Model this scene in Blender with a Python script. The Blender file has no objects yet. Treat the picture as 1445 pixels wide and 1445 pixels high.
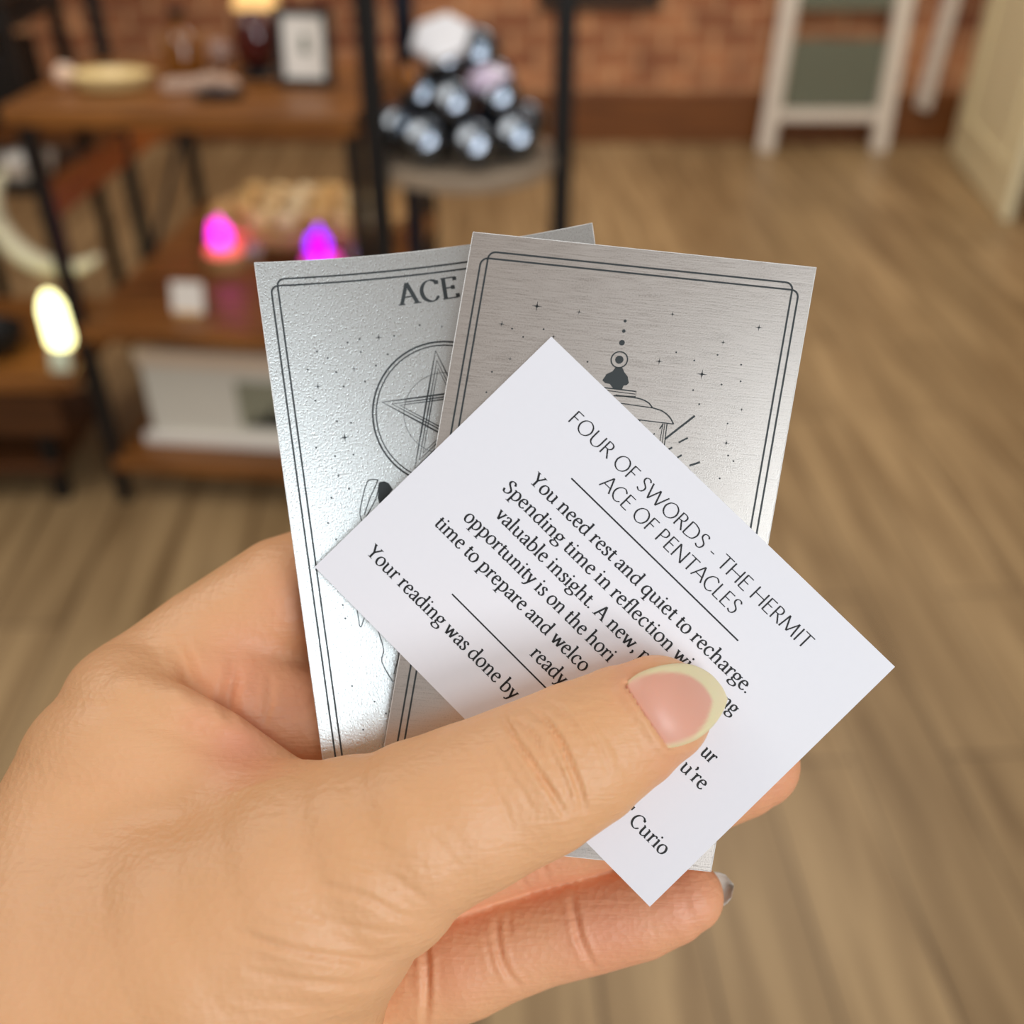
import bpy, bmesh, math, random
import numpy as np
from mathutils import Matrix, Vector, Euler

# ------------------------------------------------------------------ camera, world, lights, exposure
scene = bpy.context.scene
col = scene.collection
CAM_H, PITCH = 1.45, math.radians(36)
cam_d = bpy.data.cameras.new('camera')
cam_d.sensor_width = 36.0
cam_d.lens = 36.0
cam_d.clip_start = 0.01
cam_d.dof.use_dof = True
cam_d.dof.focus_distance = 0.1475
cam_d.dof.aperture_fstop = 11.5
cam_d.dof.aperture_blades = 0
cam = bpy.data.objects.new('camera', cam_d)
col.objects.link(cam)
cam.location = (0, 0, CAM_H)
cam.rotation_euler = (math.pi / 2 - PITCH, 0, 0)
scene.camera = cam
CAMM = Matrix.Translation((0, 0, CAM_H)) @ Euler(cam.rotation_euler).to_matrix().to_4x4()

scene.view_settings.view_transform = 'Standard'
scene.view_settings.look = 'None'
scene.view_settings.gamma = 1.0
scene.view_settings.use_curve_mapping = False
scene.view_settings.exposure = 0.0

w = bpy.data.worlds.new('shop_light')
scene.world = w
w.use_nodes = True
nt = w.node_tree
bg = nt.nodes['Background']
tc = nt.nodes.new('ShaderNodeTexCoord')
sx = nt.nodes.new('ShaderNodeSeparateXYZ')
rp = nt.nodes.new('ShaderNodeValToRGB')
mp = nt.nodes.new('ShaderNodeMapRange')
mp.inputs[1].default_value = -1.0
mp.inputs[2].default_value = 1.0
nt.links.new(tc.outputs['Generated'], sx.inputs[0])
nt.links.new(sx.outputs[2], mp.inputs[0])
nt.links.new(mp.outputs[0], rp.inputs[0])
e = rp.color_ramp.elements
e[0].position = 0.42
e[0].color = (0.22, 0.16, 0.11, 1)
e[1].position = 0.80
e[1].color = (0.80, 0.74, 0.70, 1)
nt.links.new(rp.outputs[0], bg.inputs[0])
bg.inputs[1].default_value = 0.5


def area_light(name, loc, target, size, size_y, power, color):
    d = bpy.data.lights.new(name, 'AREA')
    d.shape = 'RECTANGLE'
    d.size, d.size_y, d.energy, d.color = size, size_y, power, color
    o = bpy.data.objects.new(name, d)
    col.objects.link(o)
    o.location = loc
    o.rotation_euler = (Vector(target) - Vector(loc)).to_track_quat('-Z', 'Y').to_euler()
    return o


area_light('shop_window_light', (1.5, -2.4, 1.8), (0, 0.3, 1.25), 1.4, 1.1, 46, (0.95, 0.97, 1.0))
area_light('high_window_light', (1.25, -2.6, 3.3), (0, 0.3, 1.3), 1.5, 1.3, 34, (0.80, 0.92, 1.0))
area_light('ceiling_panel_light', (-1.25, 1.0, 2.8), (0.2, 2.4, 0.4), 1.2, 1.2, 24, (1.0, 0.93, 0.82))
area_light('ceiling_panel_light', (0.8, 2.9, 2.9), (1.2, 4.6, 0.4), 1.4, 1.4, 44, (1.0, 0.92, 0.80))

# ------------------------------------------------------------------ helpers
rng = random.Random(7)


def lin(c):
    c = c / 255.0
    return c / 12.92 if c <= 0.04045 else ((c + 0.055) / 1.055) ** 2.4


def rgb(r, g, b):
    return (lin(r), lin(g), lin(b), 1.0)


def mat(name, color, rough=0.5, metal=0.0, var=0.12, scale=14.0, bump=0.0, emit=None, emit_s=0.0, coat=0.0, trans=0.0, sss=0.0):
    m = bpy.data.materials.new(name)
    m.use_nodes = True
    n = m.node_tree
    p = n.nodes['Principled BSDF']
    p.inputs['Roughness'].default_value = rough
    p.inputs['Metallic'].default_value = metal
    p.inputs['Coat Weight'].default_value = coat
    p.inputs['Transmission Weight'].default_value = trans
    if sss:
        p.inputs['Subsurface Weight'].default_value = sss
        p.inputs['Subsurface Radius'].default_value = (1.0, 0.6, 0.5)
        p.inputs['Subsurface Scale'].default_value = 0.01
    t = n.nodes.new('ShaderNodeTexCoord')
    nz = n.nodes.new('ShaderNodeTexNoise')
    nz.inputs['Scale'].default_value = scale
    nz.inputs['Detail'].default_value = 4
    n.links.new(t.outputs['Object'], nz.inputs['Vector'])
    mx = n.nodes.new('ShaderNodeMix')
    mx.data_type = 'RGBA'
    n.links.new(nz.outputs['Fac'], mx.inputs[0])
    c = Vector(color[:3])
    mx.inputs[6].default_value = (*(c * (1 - var)), 1)
    mx.inputs[7].default_value = (*(c * (1 + var)), 1)
    n.links.new(mx.outputs[2], p.inputs['Base Color'])
    if bump:
        b = n.nodes.new('ShaderNodeBump')
        b.inputs['Strength'].default_value = bump
        b.inputs['Distance'].default_value = 0.004
        n.links.new(nz.outputs['Fac'], b.inputs['Height'])
        n.links.new(b.outputs[0], p.inputs['Normal'])
    if emit:
        p.inputs['Emission Color'].default_value = emit
        p.inputs['Emission Strength'].default_value = emit_s
    return m


def wood_mat(name, c1, c2, rough=0.5, stretch=(1.5, 22, 22)):
    m = bpy.data.materials.new(name)
    m.use_nodes = True
    n = m.node_tree
    p = n.nodes['Principled BSDF']
    p.inputs['Roughness'].default_value = rough
    t = n.nodes.new('ShaderNodeTexCoord')
    mp_ = n.nodes.new('ShaderNodeMapping')
    mp_.inputs['Scale'].default_value = stretch
    nz = n.nodes.new('ShaderNodeTexNoise')
    nz.inputs['Scale'].default_value = 2.0
    nz.inputs['Detail'].default_value = 6
    r = n.nodes.new('ShaderNodeValToRGB')
    r.color_ramp.elements[0].position = 0.32
    r.color_ramp.elements[1].position = 0.68
    r.color_ramp.elements[0].color = c1
    r.color_ramp.elements[1].color = c2
    n.links.new(t.outputs['Object'], mp_.inputs[0])
    n.links.new(mp_.outputs[0], nz.inputs['Vector'])
    n.links.new(nz.outputs['Fac'], r.inputs[0])
    n.links.new(r.outputs[0], p.inputs['Base Color'])
    return m


class MB:
    """collects shapes; build() links them as ONE mesh object"""

    def __init__(self):
        self.v, self.f = [], []

    def add(self, vs, fs):
        k = len(self.v)
        self.v += [tuple(x) for x in vs]
        self.f += [tuple(i + k for i in q) for q in fs]
        return self

    def box(self, lo, hi, M=None, bev=0.0):
        bm = bmesh.new()
        bmesh.ops.create_cube(bm, size=1)
        for v in bm.verts:
            v.co = Vector([lo[i] + (v.co[i] + 0.5) * (hi[i] - lo[i]) for i in range(3)])
        if bev:
            bmesh.ops.bevel(bm, geom=bm.edges[:], offset=bev, segments=2, affect='EDGES', profile=0.5)
        return self.bm(bm, M)

    def bm(self, bm, M=None):
        bm.verts.index_update()
        vs = [(M @ v.co) if M else v.co.copy() for v in bm.verts]
        fs = [[v.index for v in f.verts] for f in bm.faces]
        bm.free()
        return self.add(vs, fs)

    def bar(self, a, b, wd, dp=None):
        a, b = Vector(a), Vector(b)
        dp = dp or wd
        d = b - a
        q = d.to_track_quat('Z', 'Y').to_matrix().to_4x4()
        return self.box((-wd / 2, -dp / 2, 0), (wd / 2, dp / 2, d.length), Matrix.Translation(a) @ q, min(wd, dp) * 0.15)

    def tube(self, pts, rad, n=12, closed=False):
        pts = [Vector(p) for p in pts]
        N = len(pts)
        rings = []
        up = Vector((0, 0, 1))
        for i, p in enumerate(pts):
            a = pts[i - 1] if (i > 0 or closed) else p
            b = pts[(i + 1) % N] if (i < N - 1 or closed) else p
            d = (b - a).normalized()
            s = d.cross(up)
            if s.length < 1e-4:
                s = d.cross(Vector((1, 0, 0)))
            s.normalize()
            t = s.cross(d)
            r = rad[i] if isinstance(rad, (list, tuple)) else rad
            rings.append([p + r * (math.cos(2 * math.pi * k / n) * s + math.sin(2 * math.pi * k / n) * t) for k in range(n)])
        vs = [v for R in rings for v in R]
        fs = []
        for i in range(N if closed else N - 1):
            j = (i + 1) % N
            for k in range(n):
                fs.append((i * n + k, i * n + (k + 1) % n, j * n + (k + 1) % n, j * n + k))
        if not closed:
            fs.append(tuple(range(n))[::-1])
            fs.append(tuple((N - 1) * n + k for k in range(n)))
        return self.add(vs, fs)

    def lathe(self, prof, n=32, M=None):
        vs, fs = [], []
        for r, z in prof:
            for k in range(n):
                a = 2 * math.pi * k / n
                vs.append(Vector((r * math.cos(a), r * math.sin(a), z)))
        for i in range(len(prof) - 1):
            for k in range(n):
                fs.append((i * n + k, i * n + (k + 1) % n, (i + 1) * n + (k + 1) % n, (i + 1) * n + k))
        fs.append(tuple(range(n))[::-1])
        fs.append(tuple((len(prof) - 1) * n + k for k in range(n)))
        if M:
            vs = [M @ v for v in vs]
        return self.add(vs, fs)

    def blob(self, c, r, seed=0, rough=0.0, sub=3, M=None, facet=False):
        bm = bmesh.new()
        bmesh.ops.create_icosphere(bm, subdivisions=sub, radius=1)
        rr = random.Random(seed)
        ph = [(Vector((rr.uniform(-1, 1), rr.uniform(-1, 1), rr.uniform(-1, 1))) * 2.2, rr.uniform(0, 6)) for _ in range(5)]
        for v in bm.verts:
            k = 1 + rough * sum(math.sin(v.co.dot(d) * 1.7 + p) for d, p in ph) / 3
            v.co = Vector([c[i] + v.co[i] * k * (r[i] if isinstance(r, (tuple, list)) else r) for i in range(3)])
        return self.bm(bm, M)

    def build(self, name, m, parent=None, smooth=False, at=None):
        """at: world point that becomes the object's origin"""
        me = bpy.data.meshes.new(name)
        off = Vector(at) if at is not None else Vector((0, 0, 0))
        me.from_pydata([tuple(Vector(v) - off) for v in self.v], [], self.f)
        me.materials.append(m)
        o = bpy.data.objects.new(name, me)
        col.objects.link(o)
        o.location = off
        bm = bmesh.new()
        bm.from_mesh(me)
        bmesh.ops.recalc_face_normals(bm, faces=bm.faces)
        bm.to_mesh(me)
        bm.free()
        if smooth:
            for p in me.polygons:
                p.use_smooth = True
            if smooth != 'all':
                try:
                    me.set_sharp_from_angle(angle=math.radians(38))
                except Exception:
                    pass
        if parent:
            o.parent = parent
            o.matrix_parent_inverse = parent.matrix_basis.inverted()
        return o


def tag(o, label=None, cat=None, group=None, kind=None):
    if label:
        o['label'] = label
    if cat:
        o['category'] = cat
    if group:
        o['group'] = group
    if kind:
        o['kind'] = kind
    return o


def thing(name, loc, label, cat, group=None, rotz=0.0):
    o = bpy.data.objects.new(name, None)
    col.objects.link(o)
    o.location = loc
    o.rotation_euler = (0, 0, rotz)
    o.empty_display_size = 0.05
    return tag(o, label, cat, group)


def copy_tree(o, parent=None):
    c = o.copy()
    col.objects.link(c)
    if parent:
        c.parent = parent
    for ch in list(o.children):
        copy_tree(ch, c)
    return c


# ------------------------------------------------------------------ setting
def floor_material():
    m = bpy.data.materials.new('oak_plank_floor')
    m.use_nodes = True
    n = m.node_tree
    L = n.links
    p = n.nodes['Principled BSDF']
    p.inputs['Roughness'].default_value = 0.42
    t = n.nodes.new('ShaderNodeTexCoord')
    mp_ = n.nodes.new('ShaderNodeMapping')
    mp_.inputs['Rotation'].default_value = (0, 0, math.radians(90 - 3))
    L.new(t.outputs['Object'], mp_.inputs[0])
    br = n.nodes.new('ShaderNodeTexBrick')
    br.offset = 0.37
    br.inputs['Scale'].default_value = 1.0
    br.inputs['Brick Width'].default_value = 1.2
    br.inputs['Row Height'].default_value = 0.17
    br.inputs['Mortar Size'].default_value = 0.0022
    br.inputs['Color1'].default_value = rgb(180, 152, 112)
    br.inputs['Color2'].default_value = rgb(154, 128, 92)
    br.inputs['Mortar'].default_value = rgb(74, 54, 34)
    L.new(mp_.outputs[0], br.inputs['Vector'])
    m2 = n.nodes.new('ShaderNodeMapping')
    m2.inputs['Scale'].default_value = (1.1, 14, 1)
    L.new(mp_.outputs[0], m2.inputs[0])
    nz = n.nodes.new('ShaderNodeTexNoise')
    nz.inputs['Scale'].default_value = 1.6
    nz.inputs['Detail'].default_value = 5
    nz.inputs['Distortion'].default_value = 0.6
    L.new(m2.outputs[0], nz.inputs['Vector'])
    r = n.nodes.new('ShaderNodeValToRGB')
    r.color_ramp.elements[0].position = 0.33
    r.color_ramp.elements[0].color = (0.62, 0.57, 0.51, 1)
    r.color_ramp.elements[1].position = 0.62
    r.color_ramp.elements[1].color = (1.08, 1.07, 1.05, 1)
    L.new(nz.outputs['Fac'], r.inputs[0])
    mx = n.nodes.new('ShaderNodeMix')
    mx.data_type = 'RGBA'
    mx.blend_type = 'MULTIPLY'
    mx.inputs[0].default_value = 1.0
    L.new(br.outputs['Color'], mx.inputs[6])
    L.new(r.outputs[0], mx.inputs[7])
    L.new(mx.outputs[2], p.inputs['Base Color'])
    return m


def brick_material():
    m = bpy.data.materials.new('red_brick')
    m.use_nodes = True
    n = m.node_tree
    L = n.links
    p = n.nodes['Principled BSDF']
    p.inputs['Roughness'].default_value = 0.85
    t = n.nodes.new('ShaderNodeTexCoord')
    mp_ = n.nodes.new('ShaderNodeMapping')
    mp_.inputs['Rotation'].default_value = (math.radians(90), 0, 0)
    L.new(t.outputs['Object'], mp_.inputs[0])
    sp = n.nodes.new('ShaderNodeSeparateXYZ')
    cb = n.nodes.new('ShaderNodeCombineXYZ')
    L.new(t.outputs['Object'], sp.inputs[0])
    L.new(sp.outputs[0], cb.inputs[0])
    L.new(sp.outputs[2], cb.inputs[1])
    br = n.nodes.new('ShaderNodeTexBrick')
    br.inputs['Scale'].default_value = 1.0
    br.inputs['Brick Width'].default_value = 0.23
    br.inputs['Row Height'].default_value = 0.082
    br.inputs['Mortar Size'].default_value = 0.009
    br.inputs['Color1'].default_value = rgb(188, 132, 92)
    br.inputs['Color2'].default_value = rgb(130, 72, 46)
    br.inputs['Mortar'].default_value = rgb(204, 164, 124)
    L.new(cb.outputs[0], br.inputs['Vector'])
    nz = n.nodes.new('ShaderNodeTexNoise')
    nz.inputs['Scale'].default_value = 4.5
    nz.inputs['Detail'].default_value = 4
    L.new(cb.outputs[0], nz.inputs['Vector'])
    r = n.nodes.new('ShaderNodeValToRGB')
    r.color_ramp.elements[0].position = 0.3
    r.color_ramp.elements[0].color = (0.6, 0.5, 0.5, 1)
    r.color_ramp.elements[1].position = 0.7
    r.color_ramp.elements[1].color = (1.3, 1.25, 1.2, 1)
    L.new(nz.outputs['Fac'], r.inputs[0])
    mx = n.nodes.new('ShaderNodeMix')
    mx.data_type = 'RGBA'
    mx.blend_type = 'MULTIPLY'
    mx.inputs[0].default_value = 1.0
    L.new(br.outputs['Color'], mx.inputs[6])
    L.new(r.outputs[0], mx.inputs[7])
    L.new(mx.outputs[2], p.inputs['Base Color'])
    b = n.nodes.new('ShaderNodeBump')
    b.inputs['Strength'].default_value = 0.6
    b.inputs['Distance'].default_value = 0.006
    b.invert = True
    L.new(br.outputs['Fac'], b.inputs['Height'])
    L.new(b.outputs[0], p.inputs['Normal'])
    return m


M_BLACK = mat('black_metal', rgb(26, 24, 24), 0.45, 0.3)
M_NAVY = mat('navy_metal', rgb(22, 26, 40), 0.4, 0.2)
M_RUSTIC = wood_mat('rustic_brown_wood', rgb(92, 52, 18), rgb(156, 100, 46), 0.4)
M_DARKWOOD = wood_mat('dark_brown_wood', rgb(52, 28, 12), rgb(96, 56, 26), 0.45)
M_ORANGEWOOD = wood_mat('orange_brown_wood', rgb(132, 70, 18), rgb(170, 100, 38), 0.5)
M_PALEWOOD = wood_mat('pale_cut_wood', rgb(190, 146, 92), rgb(228, 188, 130), 0.6)
M_WHITE = mat('white_paint', rgb(222, 212, 200), 0.55, var=0.05)
M_CREAM = mat('cream_paint', rgb(240, 230, 192), 0.5, var=0.04, scale=3)
M_GREEN = mat('grey_green_board', rgb(104, 108, 92), 0.6, var=0.06, scale=5)
M_PAPER = mat('white_paper', rgb(232, 226, 218), 0.7, var=0.02)

tag(MB().box((-3.6, -1.2, -0.04), (3.2, 5.02, 0)).build('floor', floor_material()), kind='structure')
tag(MB().box((-3.6, 5.02, 0), (3.2, 5.14, 2.7)).build('wall_back', brick_material()), kind='structure')
M_PLASTER = mat('warm_plaster', rgb(196, 178, 150), 0.8, var=0.05, scale=2)
tag(MB().box((-3.72, -1.2, 0), (-3.6, 5.14, 2.7)).build('wall_left', M_PLASTER), kind='structure')
tag(MB().box((3.2, -1.2, 0), (3.32, 5.14, 2.7)).build('wall_right', M_PLASTER), kind='structure')
tag(MB().box((-3.6, 4.995, 0), (3.2, 5.02, 0.225), bev=0.004).build('baseboard_back', wood_mat('brown_baseboard', rgb(96, 54, 20), rgb(128, 76, 32), 0.5)), kind='structure')

# cream door standing open on the right
door = MB().box((-0.02, 0, 0.008), (0.02, 0.92, 2.05), bev=0.003)
d = door.build('door_1', M_CREAM)
for z0, z1 in ((0.16, 0.92), (1.05, 1.9)):
    f = MB()
    for a, b in (((-0.028, 0.13, z0), (-0.019, 0.17, z1)), ((-0.028, 0.75, z0), (-0.019, 0.79, z1)),
                 ((-0.028, 0.17, z0), (-0.019, 0.75, z0 + 0.04)), ((-0.028, 0.17, z1 - 0.04), (-0.019, 0.75, z1))):
        f.box(a, b, bev=0.003)
    f.build('panel_moulding', M_CREAM, d)
hd = MB().lathe([(0.012, 0), (0.012, 0.03), (0.027, 0.035), (0.03, 0.055), (0.02, 0.068)], 20,
                Matrix.Translation((-0.02, 0.07, 1.0)) @ Matrix.Rotation(-math.pi / 2, 4, 'Y')).build('door_knob', M_BLACK, d, True)
d.location = (1.945, 3.93, 0)
d.rotation_euler = (0, 0, math.radians(-7))
tag(d, kind='structure')

# ------------------------------------------------------------------ things at the back wall
# white ladder-shaped stand with grey-green boards
t = thing('ladder_stand', (1.447, 4.88, 0), 'white ladder-shaped display stand with grey-green panels before the brick wall', 'display stand')
FX0, FX1 = 1.185, 1.708
for s, x0, x1 in ((-1, FX0, FX0 + 0.07), (1, FX1, FX1 - 0.01)):
    MB().bar((x0, 4.86, 0.0), (x1, 4.98, 1.75), 0.075, 0.05).build('rail', M_WHITE, t)
MB().box((FX0, 4.86, 0.135), (FX1, 4.905, 0.185), bev=0.004).build('bottom_rung', M_WHITE, t)
for z0, z1 in ((0.19, 0.475), (0.59, 0.95), (1.07, 1.4)):
    y = 4.885 + 0.065 * z0
    MB().box((FX0 + 0.03, y, z0), (FX1 - 0.015, y + 0.02, z1), bev=0.003).build('board', M_GREEN, t)

o = MB().bar((1.905, 4.95, 0.17), (1.985, 4.985, 1.5), 0.075, 0.03).build('hanging_rail', M_WHITE, at=(1.94, 4.97, 0.17))
tag(o, 'slim white rail against the brick wall between ladder stand and cream door', 'rail')

t = thing('wall_sign', (0.4, 5.0, 0.6), 'black framed sign hung low on the brick wall behind the round rack', 'sign')
MB().box((0.12, 4.985, 0.585), (0.66, 5.02, 1.1), bev=0.004).build('frame', M_BLACK, t)
MB().box((0.16, 4.98, 0.63), (0.62, 4.986, 1.06)).build('face', M_DARKWOOD, t)

# wooden cabinet beyond the door, right edge
t = thing('cabinet', (2.2, 3.6, 0), 'brown wooden cabinet at the right edge beside the cream door', 'cabinet')
MB().box((2.02, 3.3, 0.0), (2.5, 3.86, 0.86), bev=0.006).build('body', M_DARKWOOD, t)
MB().box((2.0, 3.28, 0.86), (2.52, 3.88, 0.9), bev=0.005).build('top', M_RUSTIC, t)
MB().box((2.01, 3.33, 0.08), (2.021, 3.83, 0.8), bev=0.002).build('door', M_RUSTIC, t)

# ------------------------------------------------------------------ shelf unit on the left
SY = math.radians(-6)          # the unit's yaw
SO = Vector((-0.945, 2.05, 0))  # front-left foot
U = Vector((math.cos(SY), math.sin(SY), 0))
V = Vector((-math.sin(SY), math.cos(SY), 0))


def S(a, b, z):
    return SO + U * a + V * b + Vector((0, 0, z))


SM = Matrix.Translation(SO) @ Matrix.Rotation(SY, 4, 'Z')
t = thing('shelf_unit', S(0, 0, 0), 'three-tier rustic wooden shelf unit on black metal legs at the left', 'shelf unit')
W_ = 0.648
MB().box((-0.03, -0.03, 0.893), (W_ + 0.012, 0.40, 0.93), SM, 0.005).build('top_board', M_RUSTIC, t)
MB().box((0.0, -0.02, 0.435), (W_ + 0.012, 0.78, 0.47), SM, 0.005).build('middle_shelf', M_RUSTIC, t)
MB().box((0.0, -0.02, 0.095), (W_ + 0.012, 0.78, 0.13), SM, 0.005).build('bottom_shelf', M_RUSTIC, t)
for a, b, h in ((0, 0, 0.893), (W_, 0, 0.893), (0, 0.385, 1.5), (0, 0.76, 0.8), (W_, 0.76, 0.8)):
    MB().bar(S(a, b, 0), S(a, b, h), 0.03).build('leg', M_BLACK, t)
MB().bar(S(0.0, 0.0, 0.735), S(0.0, 0.76, 0.735), 0.02, 0.07).build('side_rail', M_ORANGEWOOD, t)
MB().bar(S(0.0, 0.385, 0.44), S(0.0, 0.76, 0.7), 0.012).build('brace', M_BLACK, t)

TOP = 0.93
# pale bowl
def on(a, b, z=TOP):
    return S(a, b, z)


t = thing('shell_dish', on(0.115, 0.13), 'pale cream shell-shaped dish on the top shelf, left end', 'dish')
MB().lathe([(0.02, 0), (0.07, 0.006), (0.085, 0.028), (0.08, 0.03), (0.06, 0.014), (0.01, 0.01)], 28,
           Matrix.Translation(on(0.13, 0.13)) @ Matrix.Diagonal((1, 0.6, 1, 1))).build('bowl', mat('shell_cream', rgb(226, 200, 142), 0.35), t, True)
MB().blob(on(0.035, 0.13, TOP + 0.022), (0.022, 0.02, 0.022), 3, 0.08).build('knob', mat('pearl_pink', rgb(232, 200, 176), 0.3), t, True)

M_RED = mat('dark_red_glass', rgb(70, 10, 8), 0.12, coat=0.5)
M_AMBER = mat('amber_glass', rgb(120, 70, 18), 0.15, coat=0.5)


def bottle(loc, h, r, m, label, cap):
    t = thing('bottle', loc, label, 'bottle', 'bottles on the top shelf')
    T = Matrix.Translation(loc)
    MB().lathe([(r * .8, 0), (r, h * .06), (r, h * .5), (r * .8, h * .64), (r * .35, h * .74), (r * .33, h * .9)], 24, T).build('body', m, t, True)
    MB().lathe([(r * .42, h * .9), (r * .42, h), (r * .3, h * 1.01)], 20, T).build('cap', cap, t, True)
    return t


bottle(on(0.235, 0.26), 0.125, 0.04, M_AMBER, 'amber and dark red glass bottle on the top shelf behind the cream dish', M_BLACK)
o = MB().blob(on(0.395, 0.25, TOP + 0.072), (0.045, 0.035, 0.058), 5, 0.06).build('stone_egg', M_RED, None, True, on(0.395, 0.25))
tag(o, 'dark red polished stone egg on the top shelf left of the picture frame', 'stone egg')
MB().lathe([(0.035, 0), (0.04, 0.006), (0.022, 0.018), (0.03, 0.026)], 20, Matrix.Translation(on(0.395, 0.25))).build('stand', M_BLACK, o, True)
for k, (a, b, rr, c, lab) in enumerate(((0.30, 0.30, 0.026, rgb(150, 120, 108), 'dusty pink glass ball on the top shelf between the bottle and the red egg'),
                                        (0.335, 0.34, 0.022, rgb(186, 160, 150), 'pale pink glass ball at the back of the top shelf'))):
    o = MB().blob(on(a, b, TOP + rr + 0.01), rr, 9 + k, 0.03).build('glass_ball', mat('rosy_glass', c, 0.2), None, True, on(a, b))
    tag(o, lab, 'glass ball')
    MB().lathe([(rr * .7, 0), (rr * .75, 0.004), (rr * .5, 0.016)], 16, Matrix.Translation(on(a, b))).build('ring_stand', M_AMBER, o, True)
cr_m = mat('rose_quartz', rgb(190, 160, 140), 0.3, var=0.2)
for k, (a, b, ln, an, lab) in enumerate(((0.29, 0.12, 0.08, 0.3, 'long pale crystal lying on the top shelf right of the cream dish'),
                                         (0.345, 0.15, 0.07, -0.5, 'tan crystal point lying on the top shelf before the red egg'))):
    M = Matrix.Translation(on(a, b, TOP + 0.0125)) @ Matrix.Rotation(an, 4, 'Z') @ Matrix.Rotation(math.pi / 2, 4, 'Y')
    o = MB().lathe([(0.004, -ln / 2 - 0.012), (0.0145, -ln / 2), (0.0145, ln / 2), (0.002, ln / 2 + 0.018)], 6, M).build('crystal', cr_m, None, False, on(a, b))
    tag(o, lab, 'crystal', 'crystals on the top shelf')
t = thing('tray', on(0.37, 0.075), 'small black oval tray at the front of the top shelf', 'tray')
MB().lathe([(0.04, 0), (0.046, 0.012), (0.042, 0.012), (0.036, 0.005)], 28, Matrix.Translation(on(0.37, 0.075)) @ Matrix.Diagonal((1.1, .6, 1, 1))).build('rim', M_BLACK, t, True)
MB().blob(on(0.372, 0.075, TOP + 0.012), (0.024, 0.015, 0.008), 4, 0.1).build('pad', M_NAVY, t, True)
# amber lamp glow at the back, top
t = thing('table_lamp', on(0.37, 0.36), 'small warm lit amber lamp at the back of the top shelf', 'lamp')
MB().lathe([(0.03, 0), (0.032, 0.008), (0.008, 0.02), (0.008, 0.115)], 20, Matrix.Translation(on(0.37, 0.36))).build('base', M_BLACK, t, True)
MB().lathe([(0.05, 0.115), (0.046, 0.12), (0.028, 0.19), (0.026, 0.19)], 24, Matrix.Translation(on(0.37, 0.36))).build('lamp_shade', mat('lit_amber_shade', rgb(220, 170, 90), 0.6, emit=(1, .62, .26, 1), emit_s=0.8), t, True)
# framed picture
t = thing('picture_frame', on(0.515, 0.17), 'black picture frame with a white print standing on the top shelf', 'picture frame')
FM = Matrix.Translation(on(0.515, 0.17)) @ Matrix.Rotation(SY, 4, 'Z') @ Matrix.Rotation(math.radians(-10), 4, 'X')
fr = MB()
for lo, hi in (((-0.058, 0, 0), (-0.042, 0.016, 0.148)), ((0.042, 0, 0), (0.058, 0.016, 0.148)), ((-0.042, 0, 0), (0.042, 0.016, 0.018)), ((-0.042, 0, 0.132), (0.042, 0.016, 0.148))):
    fr.box(lo, hi, FM, 0.002)
fr.build('frame', M_BLACK, t)
MB().box((-0.043, 0.006, 0.017), (0.043, 0.012, 0.133), FM).build('print', M_PAPER, t)
MB().lathe([(0.007, 0), (0.012, 0.008), (0.006, 0.02), (0.009, 0.03), (0.003, 0.036)], 14, FM @ Matrix.Translation((0.002, 0.0055, 0.062)) @ Matrix.Diagonal((1, .05, 1, 1))).build('print_figure', mat('grey_ink', rgb(120, 124, 112), 0.8), t)
MB().bar(FM @ Vector((0, 0.016, 0.09)), on(0.515, 0.17 + 0.085, TOP + 0.004), 0.014, 0.004).build('strut', M_BLACK, t)

# ---- middle shelf
MID = 0.47
tray_c = S(0.375, 0.545, MID)
t = thing('wooden_bowl', tray_c, 'wide round live-edge wooden tray full of tumbled stones on the middle shelf', 'tray')
MB().lathe([(0.13, 0), (0.17, 0.008), (0.225, 0.045), (0.235, 0.075), (0.225, 0.08), (0.21, 0.062), (0.15, 0.055), (0.02, 0.055)], 40,
           Matrix.Translation(tray_c) @ Matrix.Diagonal((1.08, 0.8, 1, 1))).build('tray_body', M_PALEWOOD, t, True)
st_m = [mat('tan_stone', rgb(242, 208, 152), 0.35), mat('cream_stone', rgb(250, 226, 182), 0.35), mat('honey_stone', rgb(232, 188, 122), 0.35)]
k = 0
for row in range(4):
    for c in range(6):
        px = (c - 2.5) * 0.066 + (row % 2) * 0.016 - 0.008
        py = (row - 1.5) * 0.066
        if (px / 0.2) ** 2 + (py / 0.15) ** 2 > 1.12:
            continue
        p = tray_c + Vector((px, py, 0.082 + rng.uniform(-0.003, 0.004)))
        o = MB().blob(p, (0.031, 0.027, 0.024), 30 + k, 0.06, 2).build('tumbled_stone', st_m[k % 3], None, True, p)
        tag(o, 'smooth tan tumbled stone lying in the wide wooden tray', 'stone', 'tumbled stones in the wooden tray')
        k += 1

M_BASE = wood_mat('lamp_base_wood', rgb(176, 132, 84), rgb(216, 176, 124), 0.5)


def glow(name, base, e_, s):
    return mat(name, base, 0.35, emit=e_, emit_s=s, var=0.3, scale=40)


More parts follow.
